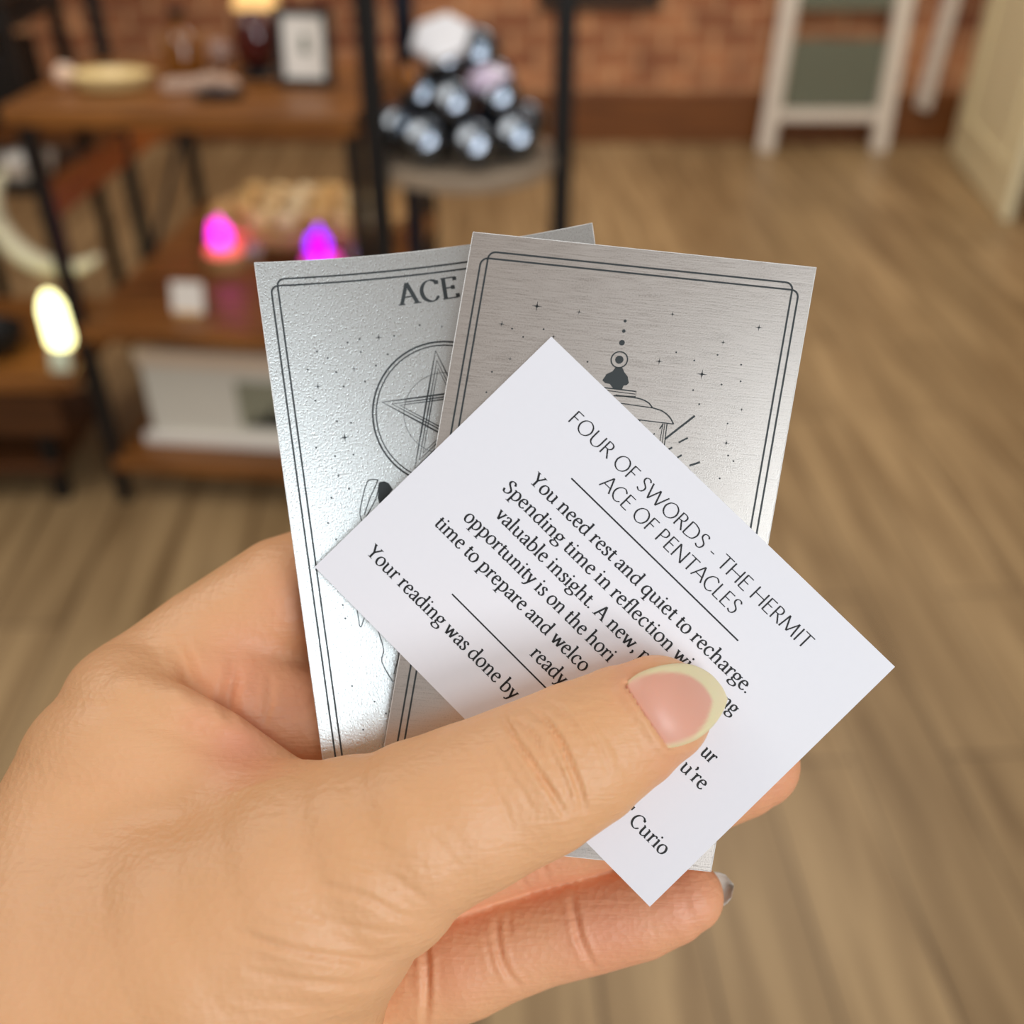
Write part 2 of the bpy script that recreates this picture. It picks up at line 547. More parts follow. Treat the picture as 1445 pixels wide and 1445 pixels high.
def crystal_lamp(loc, m, m2, label):
    t = thing('crystal_lamp', loc, label, 'lamp', 'glowing crystal lamps on the middle shelf')
    MB().lathe([(0.046, 0), (0.05, 0.004), (0.05, 0.03), (0.045, 0.035)], 28, Matrix.Translation(loc)).build('base', M_BASE, t, True)
    MB().lathe([(0.044, 0.035), (0.044, 0.046), (0.03, 0.052)], 24, Matrix.Translation(loc)).build('lit_collar', m2, t, True)
    b = MB()
    rr = random.Random(len(label))
    for q in range(5):
        a = q * 1.26
        off = Vector((0.014 * math.cos(a), 0.012 * math.sin(a), 0.05)) if q else Vector((0, 0, 0.05))
        tilt = Matrix.Rotation(0.25 * (q > 0), 4, Vector((-math.sin(a), math.cos(a), 0)))
        h = 0.075 if q == 0 else rr.uniform(0.04, 0.06)
        b.lathe([(0.012, -0.006), (0.014, h * .65), (0.002, h)], 6, Matrix.Translation(loc + off) @ tilt)
    b.build('crystal_cluster', m, t)
    return t


crystal_lamp(S(0.215, 0.345, MID), glow('magenta_glow', rgb(230, 60, 220), (1, .03, .62, 1), 2.6), glow('coral_glow', rgb(230, 120, 100), (1, .16, .12, 1), 1.0),
             'magenta glowing crystal lamp on a pale wooden base, left on the middle shelf')
crystal_lamp(S(0.465, 0.31, MID), glow('violet_glow', rgb(150, 40, 230), (.30, .0, 1, 1), 2.8), glow('pink_glow', rgb(220, 70, 190), (1, .05, .45, 1), 1.0),
             'violet glowing crystal lamp right of the magenta one, on the middle shelf')
for a, b, lab in ((0.275, 0.385, 'clear glass ball just right of the magenta lamp'), (0.535, 0.38, 'clear glass ball just right of the violet lamp')):
    p = S(a, b, MID + 0.03)
    o = MB().blob(p, 0.021, 1, 0).build('glass_ball', mat('clear_glass', (0.9, 0.9, 0.92, 1), 0.05, trans=0.6), None, True, S(a, b, MID))
    tag(o, lab, 'glass ball', 'clear glass balls on the middle shelf')
    MB().lathe([(0.017, 0), (0.018, 0.006), (0.012, 0.016)], 16, Matrix.Translation(S(a, b, MID))).build('ring_stand', M_PALEWOOD, o, True)
t = thing('price_card', S(0.225, 0.06, MID), 'small blank white price card standing at the front of the middle shelf', 'sign')
PM = Matrix.Translation(S(0.225, 0.06, MID)) @ Matrix.Rotation(SY, 4, 'Z') @ Matrix.Rotation(math.radians(-16), 4, 'X')
MB().box((-0.036, 0, 0.006), (0.036, 0.003, 0.074), PM).build('card', M_PAPER, t)
MB().box((-0.03, -0.008, 0), (0.03, 0.012, 0.01), PM, 0.002).build('holder', M_PALEWOOD, t)

# ---- bottom shelf: white box
BOT = 0.13
t = thing('white_box', S(0.33, 0.3, BOT), 'large white box with a dark landscape picture on its front, under the middle shelf', 'box')
MB().box((0.075, 0.07, BOT), (0.56, 0.42, BOT + 0.235), SM, 0.006).build('body', mat('white_card_box', rgb(216, 212, 200), 0.6, var=0.03), t)
MB().box((0.068, 0.063, BOT + 0.205), (0.567, 0.427, BOT + 0.247), SM, 0.006).build('lid', mat('warm_lit_lid', rgb(222, 200, 176), 0.6, var=0.03), t)  # warm light falling on the box top is put into the lid colour
MB().box((0.055, 0.052, BOT), (0.575, 0.075, BOT + 0.03), SM, 0.004).build('base_trim', M_PAPER, t)
MB().box((0.30, 0.066, BOT + 0.055), (0.52, 0.0705, BOT + 0.175), SM).build('picture', mat('sage_sky', rgb(142, 142, 122), 0.6), t)
pk = MB()
for a, wdt, h in ((0.345, 0.05, 0.035), (0.385, 0.07, 0.062), (0.43, 0.07, 0.05), (0.475, 0.06, 0.07)):
    vs = [SM @ Vector((a - wdt / 2, 0.065, BOT + 0.058)), SM @ Vector((a + wdt / 2, 0.065, BOT + 0.058)), SM @ Vector((a, 0.065, BOT + 0.058 + h)),
          SM @ Vector((a - wdt / 2, 0.067, BOT + 0.058)), SM @ Vector((a + wdt / 2, 0.067, BOT + 0.058)), SM @ Vector((a, 0.067, BOT + 0.058 + h))]
    pk.add(vs, [(0, 1, 2), (5, 4, 3), (0, 3, 4, 1), (1, 4, 5, 2), (2, 5, 3, 0)])
pk.build('picture_mountains', mat('dark_slate', rgb(34, 38, 36), 0.6), t)

# ---- low table at far left with a crescent lamp
t = thing('low_table', (-1.38, 2.24, 0), 'low dark wooden side table at the left edge of the picture', 'table')
MB().box((-1.78, 1.99, 0.33), (-0.965, 2.42, 0.365), bev=0.005).build('top', M_RUSTIC, t)
MB().box((-1.74, 2.02, 0.2), (-1.03, 2.05, 0.33), bev=0.003).build('apron', M_DARKWOOD, t)
MB().box((-1.76, 2.03, 0.08), (-1.08, 2.41, 0.11), bev=0.004).build('lower_shelf', M_DARKWOOD, t)
for x in (-1.74, -1.1):
    for y in (2.06, 2.38):
        MB().bar((x, y, 0), (x, y, 0.335), 0.035).build('leg', M_BLACK, t)
LT = 0.365
t = thing('crescent_ornament', (-1.045, 2.25, LT), 'white crescent-shaped ornament on the low table at the left edge', 'ornament')
cc = Vector((-1.03, 2.25, 0.638))
pts, rad = [], []
for i in range(41):
    a = math.radians(125 + i * 4.6)
    pts.append(cc + Vector((0.125 * math.cos(a), 0.01 * math.cos(a), 0.125 * math.sin(a))))
    rad.append(0.008 + 0.019 * math.sin(math.pi * i / 40))
MB().tube(pts, rad, 14).build('crescent', mat('cream_glaze', rgb(226, 220, 190), 0.3), t, True)
MB().lathe([(0.05, 0), (0.052, 0.008), (0.012, 0.016), (0.008, 0.14)], 24, Matrix.Translation((-1.045, 2.25, LT))).build('stand', M_BLACK, t, True)
t = thing('glow_lamp', (-1.0, 2.0, LT), 'bright yellow-white glowing crystal lamp beside the black shelf leg', 'lamp')
GL = Vector((-1.02, 2.10, LT))
MB().lathe([(0.034, 0), (0.036, 0.004), (0.036, 0.02), (0.03, 0.024)], 24, Matrix.Translation(GL)).build('base', M_AMBER, t, True)
MB().lathe([(0.02, 0.024), (0.03, 0.04), (0.028, 0.12), (0.014, 0.15), (0.003, 0.158)], 8, Matrix.Translation(GL)).build('lit_crystal', mat('yellow_glow', rgb(250, 250, 200), 0.4, emit=(1, .96, .45, 1), emit_s=4.0), t, True)
o = MB().box((-0.022, -0.01, 0), (0.022, 0.01, 0.05), Matrix.Translation((-1.0, 2.025, LT)) @ Matrix.Rotation(-.3, 4, 'X'), 0.006).build('soap_bar', mat('mint_white', rgb(214, 222, 196), 0.5), None, True, (-1.0, 2.025, LT))
tag(o, 'pale mint-white block at the front edge of the low table under the glowing lamp', 'block')
t = thing('black_bowl', (-1.2, 2.12, LT), 'black rounded bowl on the low table below the crescent', 'bowl')
MB().lathe([(0.03, 0), (0.07, 0.012), (0.088, 0.05), (0.083, 0.05), (0.06, 0.018), (0.01, 0.012)], 32, Matrix.Translation((-1.2, 2.12, LT))).build('bowl_body', M_BLACK, t, True)
MB().lathe([(0.032, 0), (0.034, 0.008), (0.03, 0.012)], 24, Matrix.Translation((-1.2, 2.12, LT - 0.0))).build('foot_ring', M_BLACK, t, True)

# black chair-like rack at the upper left with a white dish
t = thing('black_rack', (-1.28, 2.55, 0), 'black metal rack at the upper left edge beside the shelf unit', 'rack')
for x in (-1.46, -1.12):
    for y in (2.45, 2.75):
        MB().bar((x, y, 0), (x, y, 1.25), 0.03).build('post', M_BLACK, t)
for z in (0.62, 0.78, 0.98, 1.2):
    MB().box((-1.48, 2.43, z), (-1.10, 2.77, z + 0.025), bev=0.004).build('shelf', M_BLACK, t)
for z0, z1, nm in ((1.005, 1.1, 0), (0.805, 0.93, 1)):
    o = MB().box((-1.42, 2.47, z0), (-1.12 - 0.04 * nm, 2.7, z1), bev=0.01).build('black_case', M_BLACK, None, False, (-1.27, 2.58, z0))
    tag(o, ('black case on the third shelf of the black rack', 'black case on the second shelf of the black rack, under another case')[nm], 'case')
    MB().box((-1.42, 2.462, z1 - 0.03), (-1.12 - 0.04 * nm, 2.47, z1 - 0.02)).build('clasp', M_NAVY, o)
t = thing('white_dish', (-1.19, 2.5, 0.645), 'round white dish on the lowest shelf of the black rack', 'dish')
MB().lathe([(0.03, 0), (0.055, 0.006), (0.07, 0.05), (0.066, 0.05), (0.045, 0.012), (0.01, 0.01)], 30, Matrix.Translation((-1.175, 2.5, 0.645))).build('dish_body', M_WHITE, t, True)
MB().blob((-1.175, 2.5, 0.685), (0.055, 0.055, 0.025), 8, 0.05).build('filling', M_PAPER, t, True)

# ------------------------------------------------------------------ round rack with black balls
EC = Vector((-0.095, 2.06, 0))
t = thing('round_rack', EC, 'round tiered rack with black posts and a grey-white shelf, behind the cards', 'rack')
for ang, hh in ((215, 1.9), (-2, 1.9), (128, 1.9)):
    a = math.radians(ang)
    p = EC + Vector((0.194 * math.cos(a), 0.194 * math.sin(a), 0))
    MB().bar(p, p + Vector((0, 0, hh)), 0.04).build('post', M_NAVY if ang == 128 else M_BLACK, t)
RZ = 0.837
rim_m = mat('grey_white_shelf', rgb(150, 134, 116), 0.45)
for z in (RZ, 0.476):
    MB().lathe([(0.172, z - 0.026), (0.182, z - 0.024), (0.182, z), (0.177, z + 0.004), (0.02, z + 0.004)], 56, Matrix.Translation(EC)).build('shelf', rim_m, t, True)
M_ORB = mat('black_polished_stone', (0.15, 0.17, 0.20, 1), 0.10, 1.0, var=0.3)
GLINT_FLATS = []
for lp in ((1.25, -2.6, 3.3), (1.5, -2.4, 1.8), (-1.25, 1.0, 2.8)):
    q = EC + Vector((0, 0, 0.9))
    GLINT_FLATS.append((((Vector((0, 0, CAM_H)) - q).normalized() + (Vector(lp) - q).normalized()).normalized(), 0.86))
k = 0
R_ = 0.0445
lay = [(RZ + 0.004, 0.124, 8, 0.2), (RZ + 0.004, 0.045, 2, 1.2), (RZ + 0.07, 0.08, 5, 0.6), (RZ + 0.134, 0.033, 2, 2.9)]
names = ('in the bottom ring of the pile', 'in the middle of the pile', 'in the second layer of the pile', 'near the top of the pile')
for li, (z, rr, n_, a0) in enumerate(lay):
    for q in range(n_):
        a = a0 + q * 2 * math.pi / n_ + math.pi * 1.25
        rb = R_ * rng.uniform(0.92, 1.05)
        p = EC + Vector((rr * math.cos(a), rr * math.sin(a), z + rb))
        sb = MB().blob(p, rb, 60 + k, 0.012, 3)
        for hv, cut in GLINT_FLATS:                      # flats shaped onto the round stones to mirror the lamps as highlights
            hv = Vector([c + rng.uniform(-0.06, 0.06) for c in hv]).normalized()
            sb.v = [tuple(Vector(v) - hv * max(0.0, (Vector(v) - p).dot(hv) - cut * rb)) for v in sb.v]
        o = sb.build('polished_stone_ball', M_ORB, None, True, p)
        tag(o, 'glossy black stone ball in the pile on the round rack', 'stone ball', 'black stone balls on the round rack')
        k += 1
# crystal slab, its window reflection painted white, at the top of the pile and a lilac one beside
o = MB().lathe([(0.036, -0.012), (0.052, -0.006), (0.052, 0.008), (0.044, 0.014)], 6,
               Matrix.Translation(EC + Vector((-0.035, -0.026, 1.047))) @ Matrix.Rotation(math.radians(40), 4, 'X') @ Matrix.Rotation(0.4, 4, 'Z') @ Matrix.Diagonal((1.15, 0.95, 1, 1))).build(
    'crystal_slab', mat('crystal_reflection_white', rgb(245, 245, 250), 0.18, var=0.02), None, False, EC + Vector((-0.035, -0.026, 1.03)))
tag(o, 'six-sided crystal slab, painted white for its window reflection, on top of the black ball pile', 'crystal')
o = MB().blob(EC + Vector((0.052, -0.046, 0.98)), (0.043, 0.03, 0.026), 12, 0.14, 1).build('amethyst', mat('pale_lilac_crystal', rgb(222, 206, 232), 0.2), None, False, EC + Vector((0.052, -0.046, 0.96)))
tag(o, 'pale lilac crystal lump lying right of the white slab on the black balls', 'crystal')
o = MB().blob(EC + Vector((-0.098, -0.044, 0.985)), (0.021, 0.017, 0.026), 15, 0.1, 2).build('amber_stone', mat('amber_polish', rgb(176, 110, 50), 0.2), None, True, EC + Vector((-0.098, -0.044, 0.965)))
tag(o, 'small amber stone left of the white slab on the black balls', 'stone')
t = thing('terracotta_bowl', EC + Vector((0.0, 0.02, 0.48)), 'orange-brown bowl on the lower tier of the round rack', 'bowl')
MB().lathe([(0.044, 0), (0.087, 0.018), (0.109, 0.066), (0.102, 0.066), (0.078, 0.026), (0.02, 0.018)], 36, Matrix.Translation(EC + Vector((0.0, 0.02, 0.48)))).build('bowl_body', M_ORANGEWOOD, t, True)
for q in range(5):
    a = q * 1.257
    p = EC + Vector((0.048 * math.cos(a), 0.02 + 0.048 * math.sin(a), 0.48 + 0.05))
    o = MB().blob(p, (0.028, 0.026, 0.025), 80 + q, 0.08, 2).build('tumbled_stone', st_m[q % 3], None, True, p)
    tag(o, 'tan stone in the orange-brown bowl on the round rack', 'stone', 'stones in the orange-brown bowl')

#HANDPART
# ------------------------------------------------------------------ near things: cards and the hand
# near-space: millimetres in the hand-held frame, x right, y down, z away from the viewer
FPX, CPX = 1445.0, 722.5


def near(p):
    return CAMM @ Vector((p[0] / 1000, -p[1] / 1000, -p[2] / 1000))


def near_np(P):
    A = np.array(CAMM.to_3x3())
    Q = np.stack([P[:, 0], -P[:, 1], -P[:, 2]], 1) / 1000
    return Q @ A.T + np.array(CAMM.translation)


def at(px, py, z):
    return np.array([(px - CPX) * z / FPX, (py - CPX) * z / FPX, z])


# plane of the cards: z = PA*x + PB*y + PC
PN = np.array([0.0621, 0.0437, 0.9971])
P0 = np.array([12.827, 15.309, 150.0])


def on_plane(px, py, off=0.0):
    d = np.array([(px - CPX) / FPX, (py - CPX) / FPX, 1.0])
    return d * ((PN @ P0) / (PN @ d)) + np.array([0, 0, off])


class Sheet:
    """a card: u along the top edge, v down, both 0..1"""

    def __init__(self, tl, tr, br, bl, bend=0.0, bend2=0.0):
        self.c = [np.array(c, float) for c in (tl, tr, br, bl)]
        self.b, self.b2 = bend, bend2
        self.W = np.linalg.norm(self.c[1] - self.c[0])
        self.H = np.linalg.norm(self.c[3] - self.c[0])
        n = np.cross(self.c[1] - self.c[0], self.c[3] - self.c[0])
        self.n = n / np.linalg.norm(n)
        if self.n[2] < 0:
            self.n = -self.n

    def p(self, u, v, off=0.0):
        a, b, c, d = self.c
        q = a * (1 - u) * (1 - v) + b * u * (1 - v) + c * u * v + d * (1 - u) * v
        k = (self.b * (1 - v) + self.b2 * v) * (1 - (2 * u - 1) ** 2)
        return q + self.n * (k - off)

    def px(self, u, v):
        q = self.p(u, v)
        return np.array([CPX + FPX * q[0] / q[2], CPX + FPX * q[1] / q[2]])

    def inv(self, px, py):
        x = np.array([0.5, 0.5])
        t = np.array([px, py])
        for _ in range(8):
            r = self.px(*x) - t
            J = np.stack([(self.px(x[0] + 1e-4, x[1]) - self.px(*x)) / 1e-4, (self.px(x[0], x[1] + 1e-4) - self.px(*x)) / 1e-4], 1)
            x = x - np.linalg.solve(J, r)
        return x[0] * self.W, x[1] * self.H          # millimetres on the card

    def build(self, name, m, thick, nu=1, nv=1):
        vs, fs = [], []
        for s, off in ((0, 0.0), (1, -thick)):
            for j in range(nv + 1):
                for i in range(nu + 1):
                    vs.append(near(self.p(i / nu, j / nv, off)))
        N = (nu + 1) * (nv + 1)
        for j in range(nv):
            for i in range(nu):
                a = j * (nu + 1) + i
                fs.append((a, a + 1, a + nu + 2, a + nu + 1))
                fs.append((N + a, N + a + nu + 1, N + a + nu + 2, N + a + 1))
        ring = [i for i in range(nu)] + [j * (nu + 1) + nu for j in range(nv)] + [nv * (nu + 1) + i for i in range(nu, 0, -1)] + [j * (nu + 1) for j in range(nv, 0, -1)]
        for k in range(len(ring)):
            a, b = ring[k], ring[(k + 1) % len(ring)]
            fs.append((a, a + N, b + N, b))
        b_ = MB().add(vs, fs)
        o = b_.build(name, m, None, nu > 1, near(self.p(.5, .5)))
        uv = o.data.uv_layers.new(name='card')
        for lp in o.data.loops:
            i = lp.vertex_index % N
            uv.data[lp.index].uv = ((i % (nu + 1)) / nu, 1 - (i // (nu + 1)) / nv)
        return o


class Ink:
    """flat printed marks in card millimetres (x right, y down)"""

    def __init__(self, sheet, off=0.035):
        self.s, self.off, self.m = sheet, off, MB()

    def poly(self, pts):
        self.m.add([near(self.s.p(x / self.s.W, y / self.s.H, self.off)) for x, y in pts], [tuple(range(len(pts)))])

    def strip(self, L, R, closed=False):
        n = len(L)
        vs = [near(self.s.p(x / self.s.W, y / self.s.H, self.off)) for x, y in list(L) + list(R)]
        fs = [(i, (i + 1) % n, n + (i + 1) % n, n + i) for i in range(n if closed else n - 1)]
        self.m.add(vs, fs)

    def line(self, pts, wd, closed=False, step=2.0):
        """ribbon; wd is a number or a function of direction angle"""
        P = [np.array(p, float) for p in pts]
        Q = []
        N = len(P)
        for i in range(N if closed else N - 1):
            a, b = P[i], P[(i + 1) % N]
            k = max(1, int(np.linalg.norm(b - a) / step))
            Q += [a + (b - a) * j / k for j in range(k)]
        if not closed:
            Q.append(P[-1])
        n = len(Q)
        Lf, Rt = [], []
        for i in range(n):
            a = Q[i - 1] if (i or closed) else Q[i]
            b = Q[(i + 1) % n] if (i < n - 1 or closed) else Q[i]
            d = b - a
            d = d / (np.linalg.norm(d) + 1e-9)
            w_ = wd(math.atan2(-d[1], d[0])) if callable(wd) else wd
            nn = np.array([-d[1], d[0]]) * w_ / 2
            Lf.append(Q[i] + nn)
            Rt.append(Q[i] - nn)
        self.strip(Lf, Rt, closed)

    def dot(self, x, y, r, n=12):
        self.poly([(x + r * math.cos(2 * math.pi * k / n), y + r * math.sin(2 * math.pi * k / n)) for k in range(n)])

    def ring(self, x, y, rx, ry, wd, n=64):
        self.line([(x + rx * math.cos(2 * math.pi * k / n), y + ry * math.sin(2 * math.pi * k / n)) for k in range(n)], wd, True, 99)

    def sparkle(self, x, y, r):
        for a in (0, math.pi / 2):
            c, s = math.cos(a), math.sin(a)
            t_ = r * 0.13
            self.poly([(x + r * c, y + r * s), (x - t_ * s, y + t_ * c), (x - r * c, y - r * s), (x + t_ * s, y - t_ * c)])
        self.dot(x, y, r * 0.26, 8)

    def build(self, name, m, parent):
        return self.m.build(name, m, parent)


def spline(pts, k=7, closed=False):
    P = [np.array(p, float) for p in pts]
    n = len(P)
    out = []
    for i in range(n if closed else n - 1):
        p1, p2 = P[i], P[(i + 1) % n]
        p0 = P[i - 1] if (i or closed) else 2 * p1 - p2
        p3 = P[(i + 2) % n] if (i < n - 2 or closed) else 2 * p2 - p1
        for j in range(k):
            t = j / k
            out.append(0.5 * (2 * p1 + (p2 - p0) * t + (2 * p0 - 5 * p1 + 4 * p2 - p3) * t * t + (3 * p1 - p0 - 3 * p2 + p3) * t ** 3))
    if not closed:
        out.append(P[-1])
    return out


# ---- lettering: strokes drawn with a broad pen.  l line, s curve, o closed curve, h serif (x, y, length), d dot
STEMI = [('l', [(12, 44), (12, 1)]), ('l', [(3, 40), (12, 44)]), ('h', 12, 1, 20)]
SERIF = {
    'a': (41, [('s', [(8, 36), (13, 42), (21, 44), (29, 40), (31, 32)]), ('l', [(31, 33), (31, 7)]), ('s', [(31, 9), (33, 2), (40, 2)]), ('s', [(31, 27), (18, 22), (9, 17), (6, 10), (9, 3), (15, 0), (24, 3), (31, 10)]), ('d', 9, 36, 3.4)]),
    'b': (50, [('l', [(11, 72), (11, 3)]), ('l', [(3, 68), (11, 72)]), ('s', [(11, 36), (19, 43), (28, 45), (39, 38), (43, 23), (39, 8), (28, 0), (18, 0), (11, 4)])]),
    'c': (41, [('s', [(35, 36), (31, 42), (24, 45), (13, 40), (7, 28), (6, 18), (11, 6), (22, 0), (30, 2), (37, 8)]), ('d', 34, 37, 3.4)]),
    'd': (51, [('l', [(39, 72), (39, 4)]), ('l', [(31, 68), (39, 72)]), ('l', [(39, 3), (47, 2)]), ('s', [(39, 39), (30, 44), (24, 45), (12, 38), (6, 22), (10, 6), (20, 0), (29, 2), (39, 11)])]),
    'e': (42, [('l', [(7, 26), (35, 28)]), ('s', [(35, 28), (32, 39), (22, 45), (11, 39), (6, 22), (11, 6), (22, 0), (30, 2), (37, 9)])]),
    'f': (29, [('s', [(34, 67), (29, 71), (22, 70), (16, 64), (14, 52)]), ('l', [(14, 54), (14, 1)]), ('l', [(4, 42), (28, 42)]), ('h', 14, 1, 22), ('d', 33, 67, 3.6)]),
    'g': (45, [('o', [(21, 45), (33, 38), (34, 29), (30, 20), (20, 16), (9, 20), (7, 30), (10, 40)]), ('s', [(13, 18), (8, 11), (12, 5), (24, 3), (35, 1), (40, -6), (35, -16), (20, -21), (7, -18), (3, -11), (7, -4), (14, 1)]), ('l', [(30, 41), (43, 43)])]),
    'h': (54, [('l', [(12, 72), (12, 1)]), ('l', [(3, 68), (12, 72)]), ('s', [(12, 34), (21, 42), (29, 45), (37, 41), (40, 31)]), ('l', [(40, 33), (40, 1)]), ('h', 12, 1, 20), ('h', 40, 1, 20)]),
    'i': (25, STEMI + [('d', 12, 61, 5)]),
    'l': (25, [('l', [(12, 72), (12, 1)]), ('l', [(3, 68), (12, 72)]), ('h', 12, 1, 20)]),
    'm': (81, STEMI + [('s', [(12, 34), (21, 42), (28, 45), (36, 41), (39, 31)]), ('l', [(39, 33), (39, 1)]), ('s', [(39, 34), (48, 42), (55, 45), (63, 41), (66, 31)]), ('l', [(66, 33), (66, 1)]), ('h', 39, 1, 18), ('h', 66, 1, 20)]),
    'n': (54, STEMI + [('s', [(12, 34), (21, 42), (29, 45), (37, 41), (40, 31)]), ('l', [(40, 33), (40, 1)]), ('h', 40, 1, 20)]),
    'o': (48, [('o', [(24, 45), (36, 40), (42, 23), (36, 6), (24, 0), (12, 5), (6, 22), (12, 39)])]),
    'p': (51, [('l', [(12, 44), (12, -21)]), ('l', [(3, 40), (12, 44)]), ('h', 12, -21, 22), ('s', [(12, 36), (20, 43), (29, 45), (40, 37), (44, 23), (40, 8), (29, 0), (19, 0), (12, 5)])]),
    'q': (50, [('l', [(39, 44), (39, -21)]), ('h', 39, -21, 22), ('s', [(39, 39), (30, 44), (24, 45), (12, 38), (6, 22), (10, 6), (20, 0), (29, 2), (39, 11)])]),
    'r': (36, STEMI + [('s', [(12, 31), (18, 40), (26, 45), (33, 42)]), ('d', 32, 41, 4)]),
    's': (35, [('s', [(28, 36), (24, 42), (17, 45), (9, 41), (8, 34), (13, 28), (22, 22), (28, 14), (26, 5), (18, 0), (10, 2), (5, 9)])]),
    't': (29, [('s', [(13, 56), (13, 12), (16, 3), (22, 1), (28, 5)]), ('l', [(4, 43), (27, 43)])]),
    'u': (53, [('l', [(11, 43), (11, 14)]), ('s', [(11, 15), (14, 4), (21, 0), (30, 2), (40, 11)]), ('l', [(40, 43), (40, 4)]), ('l', [(40, 3), (48, 2)]), ('l', [(3, 43), (11, 43)]), ('l', [(31, 43), (40, 43)])]),
    'v': (44, [('l', [(7, 43), (23, 1)]), ('l', [(38, 43), (23, 1)]), ('h', 8, 43, 17), ('h', 37, 43, 14)]),
    'w': (67, [('l', [(7, 43), (21, 1)]), ('l', [(34, 43), (21, 1)]), ('l', [(33, 43), (47, 1)]), ('l', [(60, 43), (47, 1)]), ('h', 8, 43, 16), ('h', 59, 43, 14)]),
    'y': (44, [('l', [(7, 43), (23, 2)]), ('s', [(38, 43), (23, 3), (15, -14), (6, -20)]), ('h', 8, 43, 17), ('h', 37, 43, 14), ('d', 6, -18, 3.6)]),
    'z': (38, [('l', [(6, 43), (32, 43)]), ('l', [(32, 43), (5, 1)]), ('l', [(5, 1), (33, 1)])]),
    'Y': (58, [('l', [(8, 65), (29, 31)]), ('l', [(51, 65), (29, 31)]), ('l', [(29, 32), (29, 1)]), ('h', 9, 65, 20), ('h', 50, 65, 18), ('h', 29, 1, 24)]),
    'S': (46, [('s', [(37, 53), (33, 62), (24, 66), (13, 62), (9, 52), (14, 43), (25, 35), (36, 27), (39, 16), (33, 4), (22, -1), (12, 2), (7, 14)])]),
    'A': (64, [('l', [(9, 1), (31, 67)]), ('l', [(31, 67), (55, 1)]), ('l', [(17, 23), (46, 23)]), ('h', 9, 1, 20), ('h', 55, 1, 22)]),
    'C': (62, [('s', [(54, 53), (48, 62), (36, 66), (20, 60), (10, 45), (8, 28), (15, 10), (30, 0), (44, 1), (56, 13)]), ('l', [(54, 51), (54, 63)])]),
    'E': (54, [('l', [(13, 66), (13, 1)]), ('l', [(5, 65), (46, 65)]), ('l', [(13, 34), (38, 34)]), ('l', [(5, 1), (49, 1)]), ('l', [(46, 66), (46, 55)]), ('l', [(38, 40), (38, 28)]), ('l', [(49, 0), (49, 13)])]),
    '.': (20, [('d', 9, 4, 5)]), ',': (20, [('d', 9, 5, 5), ('s', [(12, 5), (11, -4), (6, -11)])]), ' ': (20, []),
    '\u2019': (18, [('d', 8, 65, 5), ('s', [(11, 65), (10, 56), (6, 50)])]), "'": (16, [('l', [(8, 71), (7, 50)])]), '-': (28, [('l', [(4, 20), (24, 20)])]),
}
SANS = {
    'F': (44, [('l', [(9, 0), (9, 66)]), ('l', [(9, 65), (40, 65)]), ('l', [(9, 35), (35, 35)])]),
    'O': (76, [('o', [(38, 67), (60, 57), (69, 33), (60, 9), (38, -1), (16, 9), (7, 33), (16, 57)])]),
    'U': (68, [('l', [(10, 66), (10, 24)]), ('s', [(10, 25), (15, 8), (33, -1), (52, 8), (57, 25)]), ('l', [(57, 24), (57, 66)])]),
    'R': (54, [('l', [(9, 0), (9, 66)]), ('s', [(9, 65), (26, 65), (37, 58), (37, 43), (27, 35), (9, 33)]), ('l', [(24, 34), (51, 0)])]),
    'S': (46, [('s', [(38, 58), (32, 65), (22, 67), (12, 62), (9, 51), (14, 42), (25, 35), (36, 27), (38, 15), (32, 3), (20, -1), (7, 6)])]),
    'W': (98, [('l', [(3, 66), (26, 0)]), ('l', [(26, 0), (49, 64)]), ('l', [(49, 64), (71, 0)]), ('l', [(71, 0), (95, 66)])]),
    'D': (72, [('l', [(9, 0), (9, 66)]), ('s', [(9, 65), (30, 65), (54, 56), (63, 33), (54, 9), (30, 1), (9, 1)])]),
    'T': (54, [('l', [(27, 0), (27, 66)]), ('l', [(2, 65), (52, 65)])]),
    'H': (70, [('l', [(9, 0), (9, 66)]), ('l', [(60, 0), (60, 66)]), ('l', [(9, 35), (60, 35)])]),
    'E': (46, [('l', [(9, 0), (9, 66)]), ('l', [(9, 65), (40, 65)]), ('l', [(9, 35), (36, 35)]), ('l', [(9, 1), (42, 1)])]),
    'M': (84, [('l', [(7, 0), (14, 66)]), ('l', [(14, 66), (42, 6)]), ('l', [(42, 6), (69, 66)]), ('l', [(69, 66), (76, 0)])]),
    'I': (20, [('l', [(10, 0), (10, 66)])]),
    'A': (62, [('l', [(2, 0), (31, 67)]), ('l', [(31, 67), (60, 0)]), ('l', [(12, 22), (50, 22)])]),
    'C': (62, [('s', [(56, 56), (46, 64), (34, 67), (18, 59), (8, 42), (8, 24), (18, 7), (34, -1), (47, 2), (57, 10)])]),
    'P': (50, [('l', [(9, 0), (9, 66)]), ('s', [(9, 65), (26, 65), (38, 58), (38, 42), (27, 33), (9, 31)])]),
    'N': (72, [('l', [(9, 0), (9, 66)]), ('l', [(9, 66), (61, 0)]), ('l', [(61, 0), (61, 66)])]),
    'L': (44, [('l', [(9, 66), (9, 0)]), ('l', [(9, 1), (41, 1)])]),
    '-': (36, [('l', [(8, 26), (28, 26)])]), ' ': (24, []),
}


